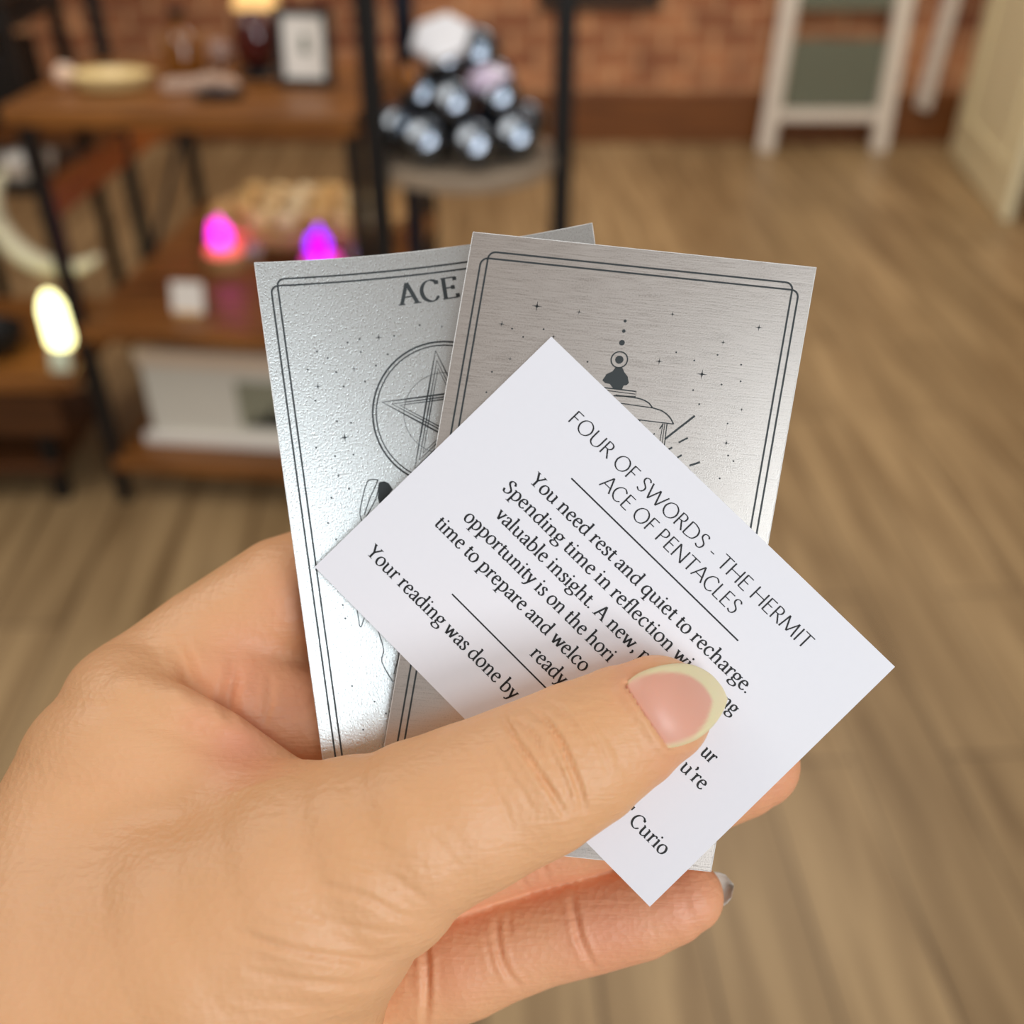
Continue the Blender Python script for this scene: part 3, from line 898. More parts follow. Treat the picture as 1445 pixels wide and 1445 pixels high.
def write(ink, text, font, x0, y0, x1, size, thick, thin, nib=20.0, ang=0.0, serif=3.2):
    """baseline from x0 to x1 at y0 (card mm); size = mm per font unit; ang turns the baseline"""
    total = sum(font[c][0] for c in text)
    kx = (x1 - x0) / (total * size) if x1 else 1.0
    ca, sa = math.cos(ang), math.sin(ang)
    nb = math.radians(nib)

    def pen(a):
        a -= ang
        return size * math.hypot(thick * math.sin(a - nb), thin * math.cos(a - nb))
    x = 0.0

    def T(p):
        X, Y = (x + p[0]) * size * kx, p[1] * size
        return (x0 + X * ca - Y * sa, y0 - X * sa - Y * ca)
    for c in text:
        adv, strokes = font[c]
        for s in strokes:
            if s[0] == 'l':
                ink.line([T(p) for p in s[1]], pen, False, 99)
            elif s[0] == 's':
                ink.line([T(p) for p in spline(s[1])], pen, False, 99)
            elif s[0] == 'o':
                ink.line([T(p) for p in spline(s[1], 7, True)], pen, True, 99)
            elif s[0] == 'h':
                ink.line([T((s[1] - s[3] / 2, s[2])), T((s[1] + s[3] / 2, s[2]))], size * serif, False, 99)
            elif s[0] == 'd':
                q = T((s[1], s[2]))
                ink.dot(q[0], q[1], s[3] * size, 10)
        x += adv


M_INK = mat('black_ink', rgb(22, 23, 26), 0.6, var=0.0)
M_GREYINK = mat('slate_ink', rgb(50, 56, 58), 0.45, var=0.05)


def brushed(name, base, rough, along, grain, bump, c0=0.6, c1=1.2):
    """brushed metal: fine streaks along one direction of the card"""
    m = bpy.data.materials.new(name)
    m.use_nodes = True
    n = m.node_tree
    L = n.links
    p = n.nodes['Principled BSDF']
    p.inputs['Metallic'].default_value = 1.0
    t = n.nodes.new('ShaderNodeUVMap')
    mp_ = n.nodes.new('ShaderNodeMapping')
    mp_.inputs['Scale'].default_value = along
    nz = n.nodes.new('ShaderNodeTexNoise')
    nz.inputs['Scale'].default_value = 1.0
    nz.inputs['Detail'].default_value = 3
    L.new(t.outputs[0], mp_.inputs[0])
    L.new(mp_.outputs[0], nz.inputs['Vector'])
    n2 = n.nodes.new('ShaderNodeTexNoise')
    n2.inputs['Scale'].default_value = grain
    n2.inputs['Detail'].default_value = 2
    L.new(t.outputs[0], n2.inputs['Vector'])
    ad = n.nodes.new('ShaderNodeMath')
    ad.operation = 'ADD'
    L.new(nz.outputs['Fac'], ad.inputs[0])
    L.new(n2.outputs['Fac'], ad.inputs[1])
    mr = n.nodes.new('ShaderNodeMapRange')
    mr.inputs[1].default_value = 0.7
    mr.inputs[2].default_value = 1.3
    mr.inputs[3].default_value = rough - 0.06
    mr.inputs[4].default_value = rough + 0.08
    L.new(ad.outputs[0], mr.inputs[0])
    L.new(mr.outputs[0], p.inputs['Roughness'])
    mx = n.nodes.new('ShaderNodeMix')
    mx.data_type = 'RGBA'
    L.new(ad.outputs[0], mx.inputs[0])
    c = Vector(base[:3])
    mx.inputs[6].default_value = (*(c * c0), 1)
    mx.inputs[7].default_value = (*(c * c1), 1)
    L.new(mx.outputs[2], p.inputs['Base Color'])
    b = n.nodes.new('ShaderNodeBump')
    b.inputs['Strength'].default_value = bump
    b.inputs['Distance'].default_value = 0.0001
    L.new(ad.outputs[0], b.inputs['Height'])
    L.new(b.outputs[0], p.inputs['Normal'])
    return m


M_HERMIT = brushed('brushed_steel', rgb(188, 180, 173), 0.34, (10, 420, 1), 330, 0.10, 0.6, 1.25)
M_ACE = brushed('satin_silver', rgb(203, 204, 202), 0.30, (170, 300, 1), 270, 0.30, 0.74, 1.15)
M_CARD = mat('white_card_stock', rgb(240, 240, 246), 0.55, var=0.01, scale=900, bump=0.0)

# ---- white reading card
white = Sheet(on_plane(778, 475), on_plane(1263, 941), on_plane(917, 1279.5), on_plane(444, 800))
wc = white.build('reading_card', M_CARD, 0.32)
tag(wc, 'white printed reading card tilted in front, held under the thumb', 'card')


def wxy(s, n_):
    """measured text axes -> card millimetres"""
    return (s - 990) / 16.7 + white.W / 2, (n_ + 4) / 16.7 + white.H / 2


ti = Ink(white)
for txt, s0, s1, n_ in (('FOUR OF SWORDS - THE HERMIT', 590, 1391, -293), ('ACE OF PENTACLES', 758, 1212, -234)):
    x0, y0 = wxy(s0, n_)
    x1, _ = wxy(s1, n_)
    write(ti, txt, SANS, x0, y0, x1, 0.0335, 7.0, 4.0, 18)
ti.build('title_lettering', M_INK, wc)
bi = Ink(white)
for txt, s0, s1, n_ in (('You need rest and quiet to recharge.', 631, 1369, -119), ('Spending time in reflection wi', 598, 1228, -59), ('ng', 1337, 1382, -59),
                        ('valuable insight. A new, p', 633, 1147, 1), ('opportunity is on the hori', 583, 1085, 61), ('ur', 1391, 1428, 61),
                        ('time to prepare and welco', 543, 1059, 122), ('u\u2019re', 1382, 1457, 122), ('ready', 936, 1045, 183),
                        ('Your reading was done by', 476, 988, 292), ("s' Curio", 1352, 1503, 300)):
    x0, y0 = wxy(s0, n_)
    x1, _ = wxy(s1, n_)
    write(bi, txt, SERIF, x0, y0, x1, 0.031, 10.2, 4.8, 18)
bi.build('body_lettering', M_INK, wc)
for s0, s1, n_ in ((700, 1264, -198), (699, 1120, 212)):
    li_ = Ink(white)
    li_.line([wxy(s0, n_), wxy(s1, n_)], 0.23)
    li_.build('divider_line', M_INK, wc)

# ---- lantern card (brushed metal, right)
her = Sheet(on_plane(667, 325, .75), on_plane(1154.5, 375.5, .75), on_plane(1005, 1233, .75), on_plane(519, 1181, .75))
hc = her.build('tarot_card', M_HERMIT, 0.35, 2, 2)
tag(hc, 'brushed silver metal tarot card with a printed lantern, behind the white card', 'tarot card', 'metal tarot cards')


def frames(ink, sh):
    for ix, iy in ((2.95, 2.75), (1.95, 3.8)):
        r_ = 1.1
        pts = []
        for cx, cy, a0 in ((ix + r_, iy + r_, 180), (sh.W - ix - r_, iy + r_, 270), (sh.W - ix - r_, sh.H - iy - r_, 0), (ix + r_, sh.H - iy - r_, 90)):
            pts += [(cx + r_ * math.cos(math.radians(a0 + q * 15)), cy + r_ * math.sin(math.radians(a0 + q * 15))) for q in range(7)]
        ink.line(pts, 0.27, True, 3.0)


fi = Ink(her)
frames(fi, her)
fi.build('printed_border', M_GREYINK, hc)


def hq(x, y):
    """from the enlarged view of the lantern print"""
    return her.inv(640 + x / 2.676, 320 + y / 2.676)


K_ = her.W / 490 / 2.676      # mm per enlarged pixel
si = Ink(her)
for x, y, r_ in ((315, 300, 21), (182, 367, 13), (474, 322, 11), (827, 330, 11), (1153, 381, 15), (1018, 437, 11), (777, 508, 15), (938, 557, 21), (214, 499, 9), (378, 415, 10), (1088, 691, 9), (1030, 817, 13)):
    si.sparkle(*hq(x, y), r_ * K_)
for x, y in ((221, 385), (263, 416), (340, 387), (506, 510), (145, 548), (124, 625), (841, 474), (909, 505), (1086, 521), (1084, 584), (1012, 596), (997, 484), (905, 617), (1035, 743), (1037, 864), (1057, 885), (1005, 950), (928, 670)):
    si.dot(*hq(x, y), 3.6 * K_, 8)
si.build('printed_stars', M_GREYINK, hc)
la = Ink(her, 0.04)
for x, y, r_ in ((648, 356, 6), (643, 394, 7), (636, 438, 11), (626, 502, 16)):
    la.dot(*hq(x, y), r_ * K_)
la.ring(*hq(626, 502), 31 * K_, 31 * K_, 5 * K_, 40)
la.poly([hq(*p) for p in ((612, 531), (638, 533), (645, 549), (658, 566), (662, 590), (654, 598), (642, 600), (636, 614), (602, 610), (590, 594), (572, 590), (562, 580), (578, 556), (600, 546))])


def pl(pts, wd=5, sm=False, closed=False):
    P = spline(pts, 6, closed) if sm else pts
    la.line([hq(*p) for p in P], wd * K_, closed, 99)


pl([(556, 606), (690, 622), (687, 642), (604, 638)], 5)
pl([(575, 618), (686, 632)], 3)
pl([(612, 636), (660, 642), (705, 650), (735, 664), (752, 684)], 5, True)
pl([(612, 664), (752, 684)], 4)
pl([(752, 684), (788, 696), (815, 718), (831, 745)], 5, True)
pl([(831, 745), (690, 728), (560, 712)], 4)
pl([(806, 744), (793, 850)], 4)
pl([(798, 743), (784, 840)], 3)
pl([(791, 742), (776, 830)], 3)
for a, b, wd in (((911, 714), (798, 802), 8), ((885, 797), (850, 815), 7), ((826, 833), (803, 846), 7), ((862, 862), (832, 880), 7), ((931, 889), (891, 902), 8), ((792, 744), (778, 764), 5), ((760, 780), (742, 797), 5), ((730, 762), (720, 777), 4), ((705, 730), (694, 745), 4)):
    pl([a, b], wd)
la.build('printed_lantern', M_GREYINK, hc)

M_EDGE = mat('edge_highlight_white', rgb(236, 234, 230), 0.4, var=0.02)


def edge_highlight(sh, o):  # highlight along the card's cut rim, painted as a flat white line
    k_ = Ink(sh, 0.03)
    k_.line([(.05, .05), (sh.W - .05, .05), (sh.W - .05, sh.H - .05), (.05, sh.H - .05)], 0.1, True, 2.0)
    k_.build('edge_highlight', M_EDGE, o)


edge_highlight(her, hc)
# ---- ace card (bent, left, behind)
ace = Sheet(on_plane(356, 368, 1.0), on_plane(839, 303, 4.2), on_plane(958, 1166, 4.2), on_plane(474, 1230, 1.4), 3.8, 2.2)
ac = ace.build('tarot_card', M_ACE, 0.35, 28, 8)
tag(ac, 'bent silver metal tarot card titled ACE with a printed pentacle, at the back left', 'tarot card', 'metal tarot cards')
fi = Ink(ace)
frames(fi, ace)
fi.build('printed_border', M_GREYINK, ac)
ai = Ink(ace)
p0, p1 = ace.inv(563, 431), ace.inv(649, 419)
write(ai, 'ACE', SERIF, p0[0], p0[1], p0[0] + math.hypot(p1[0] - p0[0], p1[1] - p0[1]), 0.051, 12.5, 3.6, 10, -math.atan2(p1[1] - p0[1], p1[0] - p0[0]), 3.6)
ai.build('title_lettering', M_GREYINK, ac)
KA = ace.W / 487


def aq(x, y):
    return ace.inv(350 + x / 2.89, 290 + y / 2.89)


def bq(x, y):
    return ace.inv(400 + x / 2.89, 640 + y / 2.89)


si = Ink(ace)
for q, x, y, r_ in ((aq, 533, 538, 16), (aq, 285, 738, 16), (aq, 395, 946, 22), (aq, 433, 665, 11), (aq, 790, 493, 9), (aq, 370, 1100, 9), (bq, 225, 92, 10), (bq, 197, 180, 8)):
    si.sparkle(*q(x, y), r_ / 2.89 * KA)
for x, y in ((406, 559), (455, 545), (596, 532), (460, 597), (570, 607), (281, 596), (325, 622), (243, 669), (360, 680), (522, 653), (477, 718), (390, 738), (274, 795), (363, 880), (420, 886), (278, 988), (355, 1022), (430, 1016), (412, 1155), (340, 1192), (700, 488)):
    si.dot(*aq(x, y), 4.2 / 2.89 * KA, 8)
for x, y in ((268, 143), (182, 283), (215, 350), (242, 618), (252, 672), (280, 948), (372, 1012), (418, 1060), (325, 1126), (500, 900), (540, 820)):
    si.dot(*bq(x, y), 4.0 / 2.89 * KA, 8)
si.build('printed_stars', M_GREYINK, ac)
edge_highlight(ace, ac)
pi_ = Ink(ace, 0.045)
PCX, PCY = 627, 583


def pc(r, a):
    return ace.inv(PCX + r * math.cos(a), PCY + r * math.sin(a))


for r_, w_ in ((101, 2.6), (96, 1.8), (57, 0.7)):
    pi_.line([pc(r_, 2 * math.pi * k / 60) for k in range(60)], w_ * KA, True, 99)
A0 = math.radians(-98)
for r_, w_ in ((89, 2.4), (75, 2.0), (64, 1.8)):
    pi_.line([pc(r_, A0 + q * 4 * math.pi / 5) for q in range(5)], w_ * KA, True, 6)
pi_.build('printed_pentacle', M_GREYINK, ac)
hi = Ink(ace, 0.04)
hi.poly([bq(*p) for p in ((392, 116), (412, 113), (430, 121), (446, 146), (430, 170), (392, 206), (384, 180))])
for pts in (((326, 290), (312, 245), (322, 185), (340, 120), (360, 106), (388, 108)), ((392, 118), (378, 180), (345, 245), (328, 275)), ((386, 108), (350, 190), (330, 250)),
            ((300, 636), (314, 708), (332, 668), (350, 690)), ((378, 700), (408, 795), (402, 850), (446, 932)), ((408, 722), (452, 790), (472, 815), (450, 900))):
    hi.line([bq(*p) for p in spline(pts, 5)], 1.5 * KA, False, 99)
hi.build('printed_hand', M_GREYINK, ac)

# ------------------------------------------------------------------ the hand, one continuous skin
H_ = 0.45                          # voxel size, mm
# station: (px, py, radius px, depth mm); chain: stations, flattening in depth


def ball(s):
    x, y, r, z = s
    c = at(x, y, z)
    return (c[0], c[1], c[2], r * z / FPX)


def thumb_depth(px, py, r, k):
    """rest the underside of the thumb on the white card"""
    z = on_plane(px, py)[2]
    for _ in range(4):
        z = on_plane(px, py)[2] - 0.1 - r * z / FPX / k
    return z


TK = 1.18
thumb = [(612, 1163, 116), (682, 1131, 113), (752, 1100, 109), (815, 1066, 101), (879, 1029, 87), (926, 1003, 75), (963, 989, 45)]
thumb = [(x, y, r, thumb_depth(x, y, r, TK)) for x, y, r in thumb]
zb = thumb[0][3]
CH = {}
CH['thumb'] = (thumb, TK)
CH['thumb_base'] = ([(650, 1146, 112, thumb[1][3] - 0.2), (590, 1172, 122, zb - .3), (520, 1215, 142, zb + 1), (430, 1265, 172, zb + 3), (300, 1345, 205, zb + 5), (150, 1440, 240, zb + 7), (-60, 1580, 260, zb + 8)], 1.05)
CH['thenar'] = ([(520, 1250, 60, zb + 6), (474, 1335, 79, zb + 7), (430, 1470, 105, zb + 9), (350, 1640, 140, zb + 12)], 1.0)
CH['index_metacarpal'] = ([(186, 1003, 92, 161), (155, 1090, 122, 159), (105, 1260, 160, 156), (-20, 1450, 200, 153), (-120, 1660, 225, 150)], 1.0)
CH['web'] = ([(200, 1040, 56, 153), (300, 1108, 64, 150), (390, 1160, 74, 147), (480, 1175, 80, zb + 2)], 1.0)
CH['web_fold'] = ([(190, 985, 34, 151.5), (250, 1000, 30, 150), (318, 1034, 27, 150), (385, 1076, 22, 150.5), (435, 1112, 18, 151)], 1.0)
CH['palm'] = ([(330, 1010, 105, 168), (400, 1160, 140, 172), (430, 1310, 150, 174), (380, 1480, 180, 174), (250, 1680, 200, 168)], 1.0)
CH['palm_heel'] = ([(505, 1340, 88, 170), (506, 1460, 93, 171), (480, 1620, 110, 172)], 1.0)
CH['index_pad'] = ([(285, 950, 66, 163), (350, 985, 74, 164), (446, 1030, 84, 166.5)], 1.0)
IX = [(178, 990, 80, 165), (290, 908, 80, 168), (405, 848, 92, 170), (520, 806, 86, 174), (640, 770, 80, 175), (760, 760, 76, 174), (860, 770, 62, 172)]
MD = [(380, 1180, 92, 172), (500, 1225, 84, 169), (610, 1213, 82, 166), (730, 1176, 79, 165), (840, 1146, 80, 165), (960, 1111, 76, 164.5), (1040, 1087, 68, 164), (1066, 1078, 62, 164)]
RG = [(420, 1380, 100, 176), (540, 1385, 88, 170), (600, 1371, 84, 167), (655, 1354, 81, 165.5), (705, 1336, 75, 165), (765, 1318, 70, 164.5), (833, 1302, 69, 164), (900, 1289, 64, 163.3), (945, 1275, 57, 162.5), (971, 1265, 50, 162)]
LT_ = [(330, 1560, 100, 180), (470, 1440, 76, 182), (580, 1388, 50, 185), (660, 1362, 44, 187), (740, 1328, 42, 186), (800, 1305, 38, 184)]
CH['index'], CH['middle'], CH['ring'], CH['little'] = (IX, 1.0), (MD, 1.05), (RG, 1.05), (LT_, 1.0)
CH['forearm'] = ([(-60, 1600, 260, 158), (-300, 1900, 270, 150), (-700, 2400, 290, 140)], 1.0)
CHM = {k: ([ball(s) for s in st], zs) for k, (st, zs) in CH.items()}


def chain_d(P, key):
    st, zs = CHM[key]
    best = None
    for i in range(len(st) - 1):
        a, b = np.array(st[i], np.float32), np.array(st[i + 1], np.float32)
        d = (b - a)
        dx, dy, dz = d[0], d[1], d[2] * zs
        qx, qy, qz = P[0] - a[0], P[1] - a[1], (P[2] - a[2]) * zs
        t = np.clip((qx * dx + qy * dy + qz * dz) / (dx * dx + dy * dy + dz * dz), 0, 1)
        r_ = a[3] + t * d[3]
        D = np.sqrt((qx - t * dx) ** 2 + (qy - t * dy) ** 2 + (qz - t * dz) ** 2) - r_
        best = D if best is None else np.minimum(best, D)
    return best


def smin(a, b, k):
    h = np.clip(0.5 + 0.5 * (b - a) / k, 0, 1)
    return b + (a - b) * h - k * h * (1 - h)


def hand_sdf(P):
    d = chain_d(P, 'thumb_base')
    d = smin(d, chain_d(P, 'thumb'), 1.5)
    d = smin(d, chain_d(P, 'thenar'), 6)
    d = smin(d, chain_d(P, 'web'), 5)
    m = chain_d(P, 'index_metacarpal')
    d = smin(d, m, 13)
    d = smin(d, chain_d(P, 'forearm'), 12)
    pm = smin(chain_d(P, 'palm'), chain_d(P, 'palm_heel'), 6)
    pm = smin(pm, chain_d(P, 'index_pad'), 3)
    d = smin(d, pm, 2.0)
    d = smin(d, chain_d(P, 'web_fold'), 1.6)
    out = smin(d, chain_d(P, 'index'), 3.5)
    for k_, s in (('middle', 1.2), ('ring', 1.2), ('little', 2)):
        out = smin(out, smin(d, chain_d(P, k_), s), 0.7)
    return out


def surface_nets(f, lo, hi, h):
    n = [int(math.ceil((hi[i] - lo[i]) / h)) + 1 for i in range(3)]
    B = 8
    n = [((k + B - 1) // B) * B for k in n]
    ax = [(lo[i] + h * np.arange(n[i])).astype(np.float32) for i in range(3)]
    cc_ = [a.reshape(-1, B).mean(1) for a in ax]
    G = np.meshgrid(*cc_, indexing='ij')
    cd = f([g.ravel() for g in G]).reshape(G[0].shape)
    vol = np.repeat(np.repeat(np.repeat(cd, B, 0), B, 1), B, 2).astype(np.float32)
    act = np.argwhere(np.abs(cd) < h * B * 1.5)
    o3 = np.stack(np.meshgrid(*[np.arange(B)] * 3, indexing='ij'), -1).reshape(-1, 3)
    for s in range(0, len(act), 1500):
        idx = (act[s:s + 1500, None, :] * B + o3[None]).reshape(-1, 3)
        P = [ax[i][idx[:, i]] for i in range(3)]
        vol[idx[:, 0], idx[:, 1], idx[:, 2]] = f(P)
    ins = vol < 0
    c = np.zeros([k - 1 for k in n], np.uint8)
    for dx in (0, 1):
        for dy in (0, 1):
            for dz in (0, 1):
                c += ins[dx:n[0] - 1 + dx, dy:n[1] - 1 + dy, dz:n[2] - 1 + dz]
    cells = np.argwhere((c > 0) & (c < 8))
    ind = -np.ones(c.shape, np.int32)
    ind[cells[:, 0], cells[:, 1], cells[:, 2]] = np.arange(len(cells))
    acc = np.zeros((len(cells), 3))
    cnt = np.zeros(len(cells))
    cor = [(i, j, k) for i in (0, 1) for j in (0, 1) for k in (0, 1)]
    for a in range(8):
        for b in range(a + 1, 8):
            dd = np.array(cor[b]) - np.array(cor[a])
            if np.abs(dd).sum() != 1:
                continue
            ia, ib = cells + cor[a], cells + cor[b]
            va, vb = vol[ia[:, 0], ia[:, 1], ia[:, 2]], vol[ib[:, 0], ib[:, 1], ib[:, 2]]
            m = (va < 0) != (vb < 0)
            t = np.where(m, va / np.where(va - vb == 0, 1, va - vb), 0)
            acc[m] += (np.array(cor[a]) + t[:, None] * dd)[m]
            cnt[m] += 1
    V_ = (cells + acc / cnt[:, None]) * h + np.array([a[0] for a in ax])
    F_ = []
    for axn in range(3):
        sl0 = [slice(1, n[i] - 1) for i in range(3)]
        sl0[axn] = slice(0, n[axn] - 1)
        sl1 = list(sl0)
        sl1[axn] = slice(1, n[axn])
        A, Bq = ins[tuple(sl0)], ins[tuple(sl1)]
        e_ = np.argwhere(A != Bq)
        o_ = np.array([1, 1, 1])
        o_[axn] = 0
        e_ = e_ + o_
        flip = ins[e_[:, 0], e_[:, 1], e_[:, 2]]
        u_, v_ = (axn + 1) % 3, (axn + 2) % 3
        du, dv = np.eye(3, dtype=int)[u_], np.eye(3, dtype=int)[v_]
        q = [e_ - du - dv, e_ - dv, e_, e_ - du]
        q = np.stack([ind[x[:, 0], x[:, 1], x[:, 2]] for x in q], 1)
        q = np.where(flip[:, None], q, q[:, ::-1])
        F_.append(q[(q >= 0).all(1)])
    return V_, np.concatenate(F_)


LO = (-115, -1, 118)
HI = (48, 98, 200)
HV, HF = surface_nets(hand_sdf, LO, HI, H_)


def vnormals(V_, F_):
    fn = np.cross(V_[F_[:, 2]] - V_[F_[:, 0]], V_[F_[:, 3]] - V_[F_[:, 1]])
    N_ = np.zeros_like(V_)
    for k_ in range(4):
        for c_ in range(3):
            N_[:, c_] += np.bincount(F_[:, k_], fn[:, c_], len(V_))
    return N_ / (np.linalg.norm(N_, axis=1, keepdims=True) + 1e-9)


def relax(V_, F_, it):
    for _ in range(it):
        s = np.zeros_like(V_)
        k_ = np.zeros(len(V_))
        for a, b in ((0, 1), (1, 2), (2, 3), (3, 0)):
            for i, j in ((a, b), (b, a)):
                for c_ in range(3):
                    s[:, c_] += np.bincount(F_[:, i], V_[F_[:, j], c_], len(V_))
                k_ += np.bincount(F_[:, i], minlength=len(V_))
        V_ = 0.5 * V_ + 0.5 * s / k_[:, None]
    return V_


HV = relax(HV, HF, 4)
HN = vnormals(HV, HF)
# which digit a point of the skin belongs to
REG = np.argmin(np.stack([chain_d(HV.T.astype(np.float32), k_) for k_ in ('thumb', 'thumb_base', 'ring', 'middle', 'index', 'palm')]), 0)
PXY = np.stack([CPX + FPX * HV[:, 0] / HV[:, 2], CPX + FPX * HV[:, 1] / HV[:, 2]], 1)
facing = np.clip(-(HN * (HV / np.linalg.norm(HV, axis=1, keepdims=True))).sum(1), 0, 1)


def crease(pts, depth, width, zmin, zmax, taper=True, gain=1.5):
    """a fold in the skin along a line: pushed in, its lips a little out"""
    depth = depth * gain
    P = np.array(spline(pts, 6))
    best = np.full(len(HV), 1e9)
    tt = np.zeros(len(HV))
    for i in range(len(P) - 1):
        a, b = P[i], P[i + 1]
        d_ = b - a
        t = np.clip(((PXY - a) @ d_) / (d_ @ d_), 0, 1)
        D = np.linalg.norm(PXY - a - t[:, None] * d_, axis=1)
        m = D < best
        best[m] = D[m]
        tt[m] = (i + t[m]) / (len(P) - 1)
    fall = np.sin(np.pi * np.clip(tt * 0.92 + 0.04, 0, 1)) ** 0.6 if taper else 1.0
    x = best / width
    prof = -depth * np.exp(-x * x) + 0.32 * depth * np.exp(-((x - 2.2) ** 2) / 0.9)
    msk = (HV[:, 2] > zmin) & (HV[:, 2] < zmax) & (best < width * 5)
    return np.where(msk, prof * fall * facing, 0.0)


D = np.zeros(len(HV))
TZ = (110, 149)
for pts, dp_, wd_ in (
        (((705, 1004), (727, 1043), (756, 1086), (780, 1121), (796, 1148)), 0.42, 4.2),
        (((748, 1000), (768, 1016), (782, 1034), (795, 1056), (808, 1088), (819, 1118), (824, 1142)), 0.45, 4.2),
        (((728, 1014), (750, 1034), (762, 1055), (772, 1078)), 0.28, 3.4),
        (((774, 990), (797, 1007), (814, 1028), (828, 1046)), 0.2, 3.4),
        (((814, 1003), (835, 1037), (849, 1063), (858, 1092)), 0.13, 3.4),
        (((770, 1050), (786, 1080), (798, 1106), (806, 1134)), 0.18, 3.2),
        (((690, 1040), (712, 1082), (740, 1122), (756, 1150)), 0.14, 3.6),
        (((660, 1050), (690, 1100), (712, 1140), (724, 1172)), 0.10, 4),
        (((842, 1020), (862, 1046), (876, 1074)), 0.09, 3.2)):
    D += crease(pts, dp_, wd_, *TZ, gain=1.9)
BZ = (100, 160)
for pts, dp_, wd_ in (
        (((606, 1274), (580, 1256), (552, 1237), (510, 1222), (470, 1210)), 0.30, 4.5),
        (((596, 1300), (560, 1290), (527, 1272), (490, 1258), (440, 1246)), 0.32, 5),
        (((584, 1318), (540, 1316), (490, 1306), (430, 1292), (370, 1276)), 0.30, 5),
        (((572, 1340), (530, 1356), (477, 1352), (401, 1338), (326, 1312)), 0.42, 5.5),
        (((566, 1372), (510, 1390), (426, 1385), (351, 1372)), 0.34, 5.5),
        (((556, 1404), (500, 1418), (420, 1418), (330, 1408)), 0.26, 5.5),
        (((548, 1432), (480, 1444), (400, 1448)), 0.2, 5),
        (((620, 1240), (585, 1215), (540, 1195), (490, 1180)), 0.14, 4.5),
        (((650, 1225), (620, 1190), (580, 1165)), 0.10, 4.5),
        (((640, 1190), (610, 1150), (570, 1128)), 0.08, 4.5),
        (((470, 1150), (430, 1135), (380, 1130)), 0.08, 5),
        (((332, 935), (328, 958), (322, 985), (326, 1012)), 0.8, 9),
        (((245, 905), (258, 930), (266, 955), (280, 978)), 0.7, 10),
        (((382, 955), (380, 990), (372, 1020)), 0.22, 5)):
    D += crease(pts, dp_, wd_, *(BZ if pts[0][1] > 1000 else (100, 175)), gain=(1.15 if dp_ > .3 else .8) if pts[0][1] > 1000 else 1.2)
FZ = (150, 175)
for pts, dp_, wd_ in (
        (((806, 1266), (812, 1296), (820, 1330), (840, 1368)), 0.45, 4.5),
        (((700, 1300), (702, 1330), (710, 1362), (732, 1394)), 0.42, 4.5),
        (((688, 1318), (692, 1350), (702, 1380)), 0.2, 4),
        (((716, 1290), (720, 1320)), 0.15, 4),
        (((760, 1206), (768, 1226), (774, 1244)), 0.3, 4),
        (((732, 1222), (737, 1240), (742, 1256)), 0.3, 4),
        (((596, 1300), (601, 1350), (602, 1400), (600, 1460)), 0.5, 5)):
    D += crease(pts, dp_, wd_, *FZ)
# the nail lies in a shallow bed with a rim of skin round its root
NAIL_U = [(880, 966), (903, 949), (938, 938), (972, 937), (1000, 949), (1018, 968), (1026, 984)]
NAIL_L = [(942, 1056), (962, 1052), (984, 1043), (1004, 1027), (1017, 1010), (1024, 996), (1027, 986)]
D += crease([(878, 960), (876, 972), (905, 1012), (936, 1058), (962, 1060)], -0.22, 6, 110, 149, False)
def surf_z(px, py, z0, z1):
    """depth of the skin along a line of sight"""
    d_ = np.array([(px - CPX) / FPX, (py - CPX) / FPX, 1.0])
    zs = np.arange(z0, z1, 0.1)
    v = hand_sdf([(d_[i] * zs).astype(np.float32) for i in range(3)])
    k_ = np.argmax(v < 0)
    return zs[k_] if v[k_] < 0 else None


su, sl = spline(NAIL_U, 6), spline(NAIL_L, 6)
NS = len(su)
NC = 22
GP = np.array([[su[i] * (1 - j / NC) + sl[i] * (j / NC) for j in range(NC + 1)] for i in range(NS)])
# arch the root line a little
smp, zz = [], []
for i in range(0, NS - 8, 3):
    for j in range(2, NC - 1, 3):
        z = surf_z(GP[i, j, 0], GP[i, j, 1], 122, 152)
        if z:
            smp.append(GP[i, j])
            zz.append(z)
smp, zz = np.array(smp), np.array(zz)
ctr = np.array([955., 1000.])


def basis(q):
    x, y = (q[..., 0] - ctr[0]) / 60, (q[..., 1] - ctr[1]) / 60
    return np.stack([np.ones_like(x), x, y, x * x, x * y, y * y], -1)


cf = np.linalg.lstsq(basis(smp), zz, rcond=None)[0]
GZ = basis(GP) @ cf - 0.28
tt_ = np.linspace(0, 1, NS)[:, None]
ss_ = np.linspace(0, 1, NC + 1)[None]
def inside(Q, poly):
    r_ = np.zeros(len(Q), bool)
    for i in range(len(poly)):
        a, b = poly[i], poly[i - 1]
        c_ = (a[1] > Q[:, 1]) != (b[1] > Q[:, 1])
        r_ ^= c_ & (Q[:, 0] < (b[0] - a[0]) * (Q[:, 1] - a[1]) / (b[1] - a[1] + 1e-9) + a[0])
    return r_


HV = HV + HN * D[:, None]
inn = inside(PXY, [tuple(q) for q in su] + [tuple(q) for q in sl[::-1]]) & (HV[:, 2] < 150)
zl = basis(PXY) @ cf + 0.05
HV = np.where((inn & (HV[:, 2] < zl))[:, None], HV * (zl / HV[:, 2])[:, None], HV)


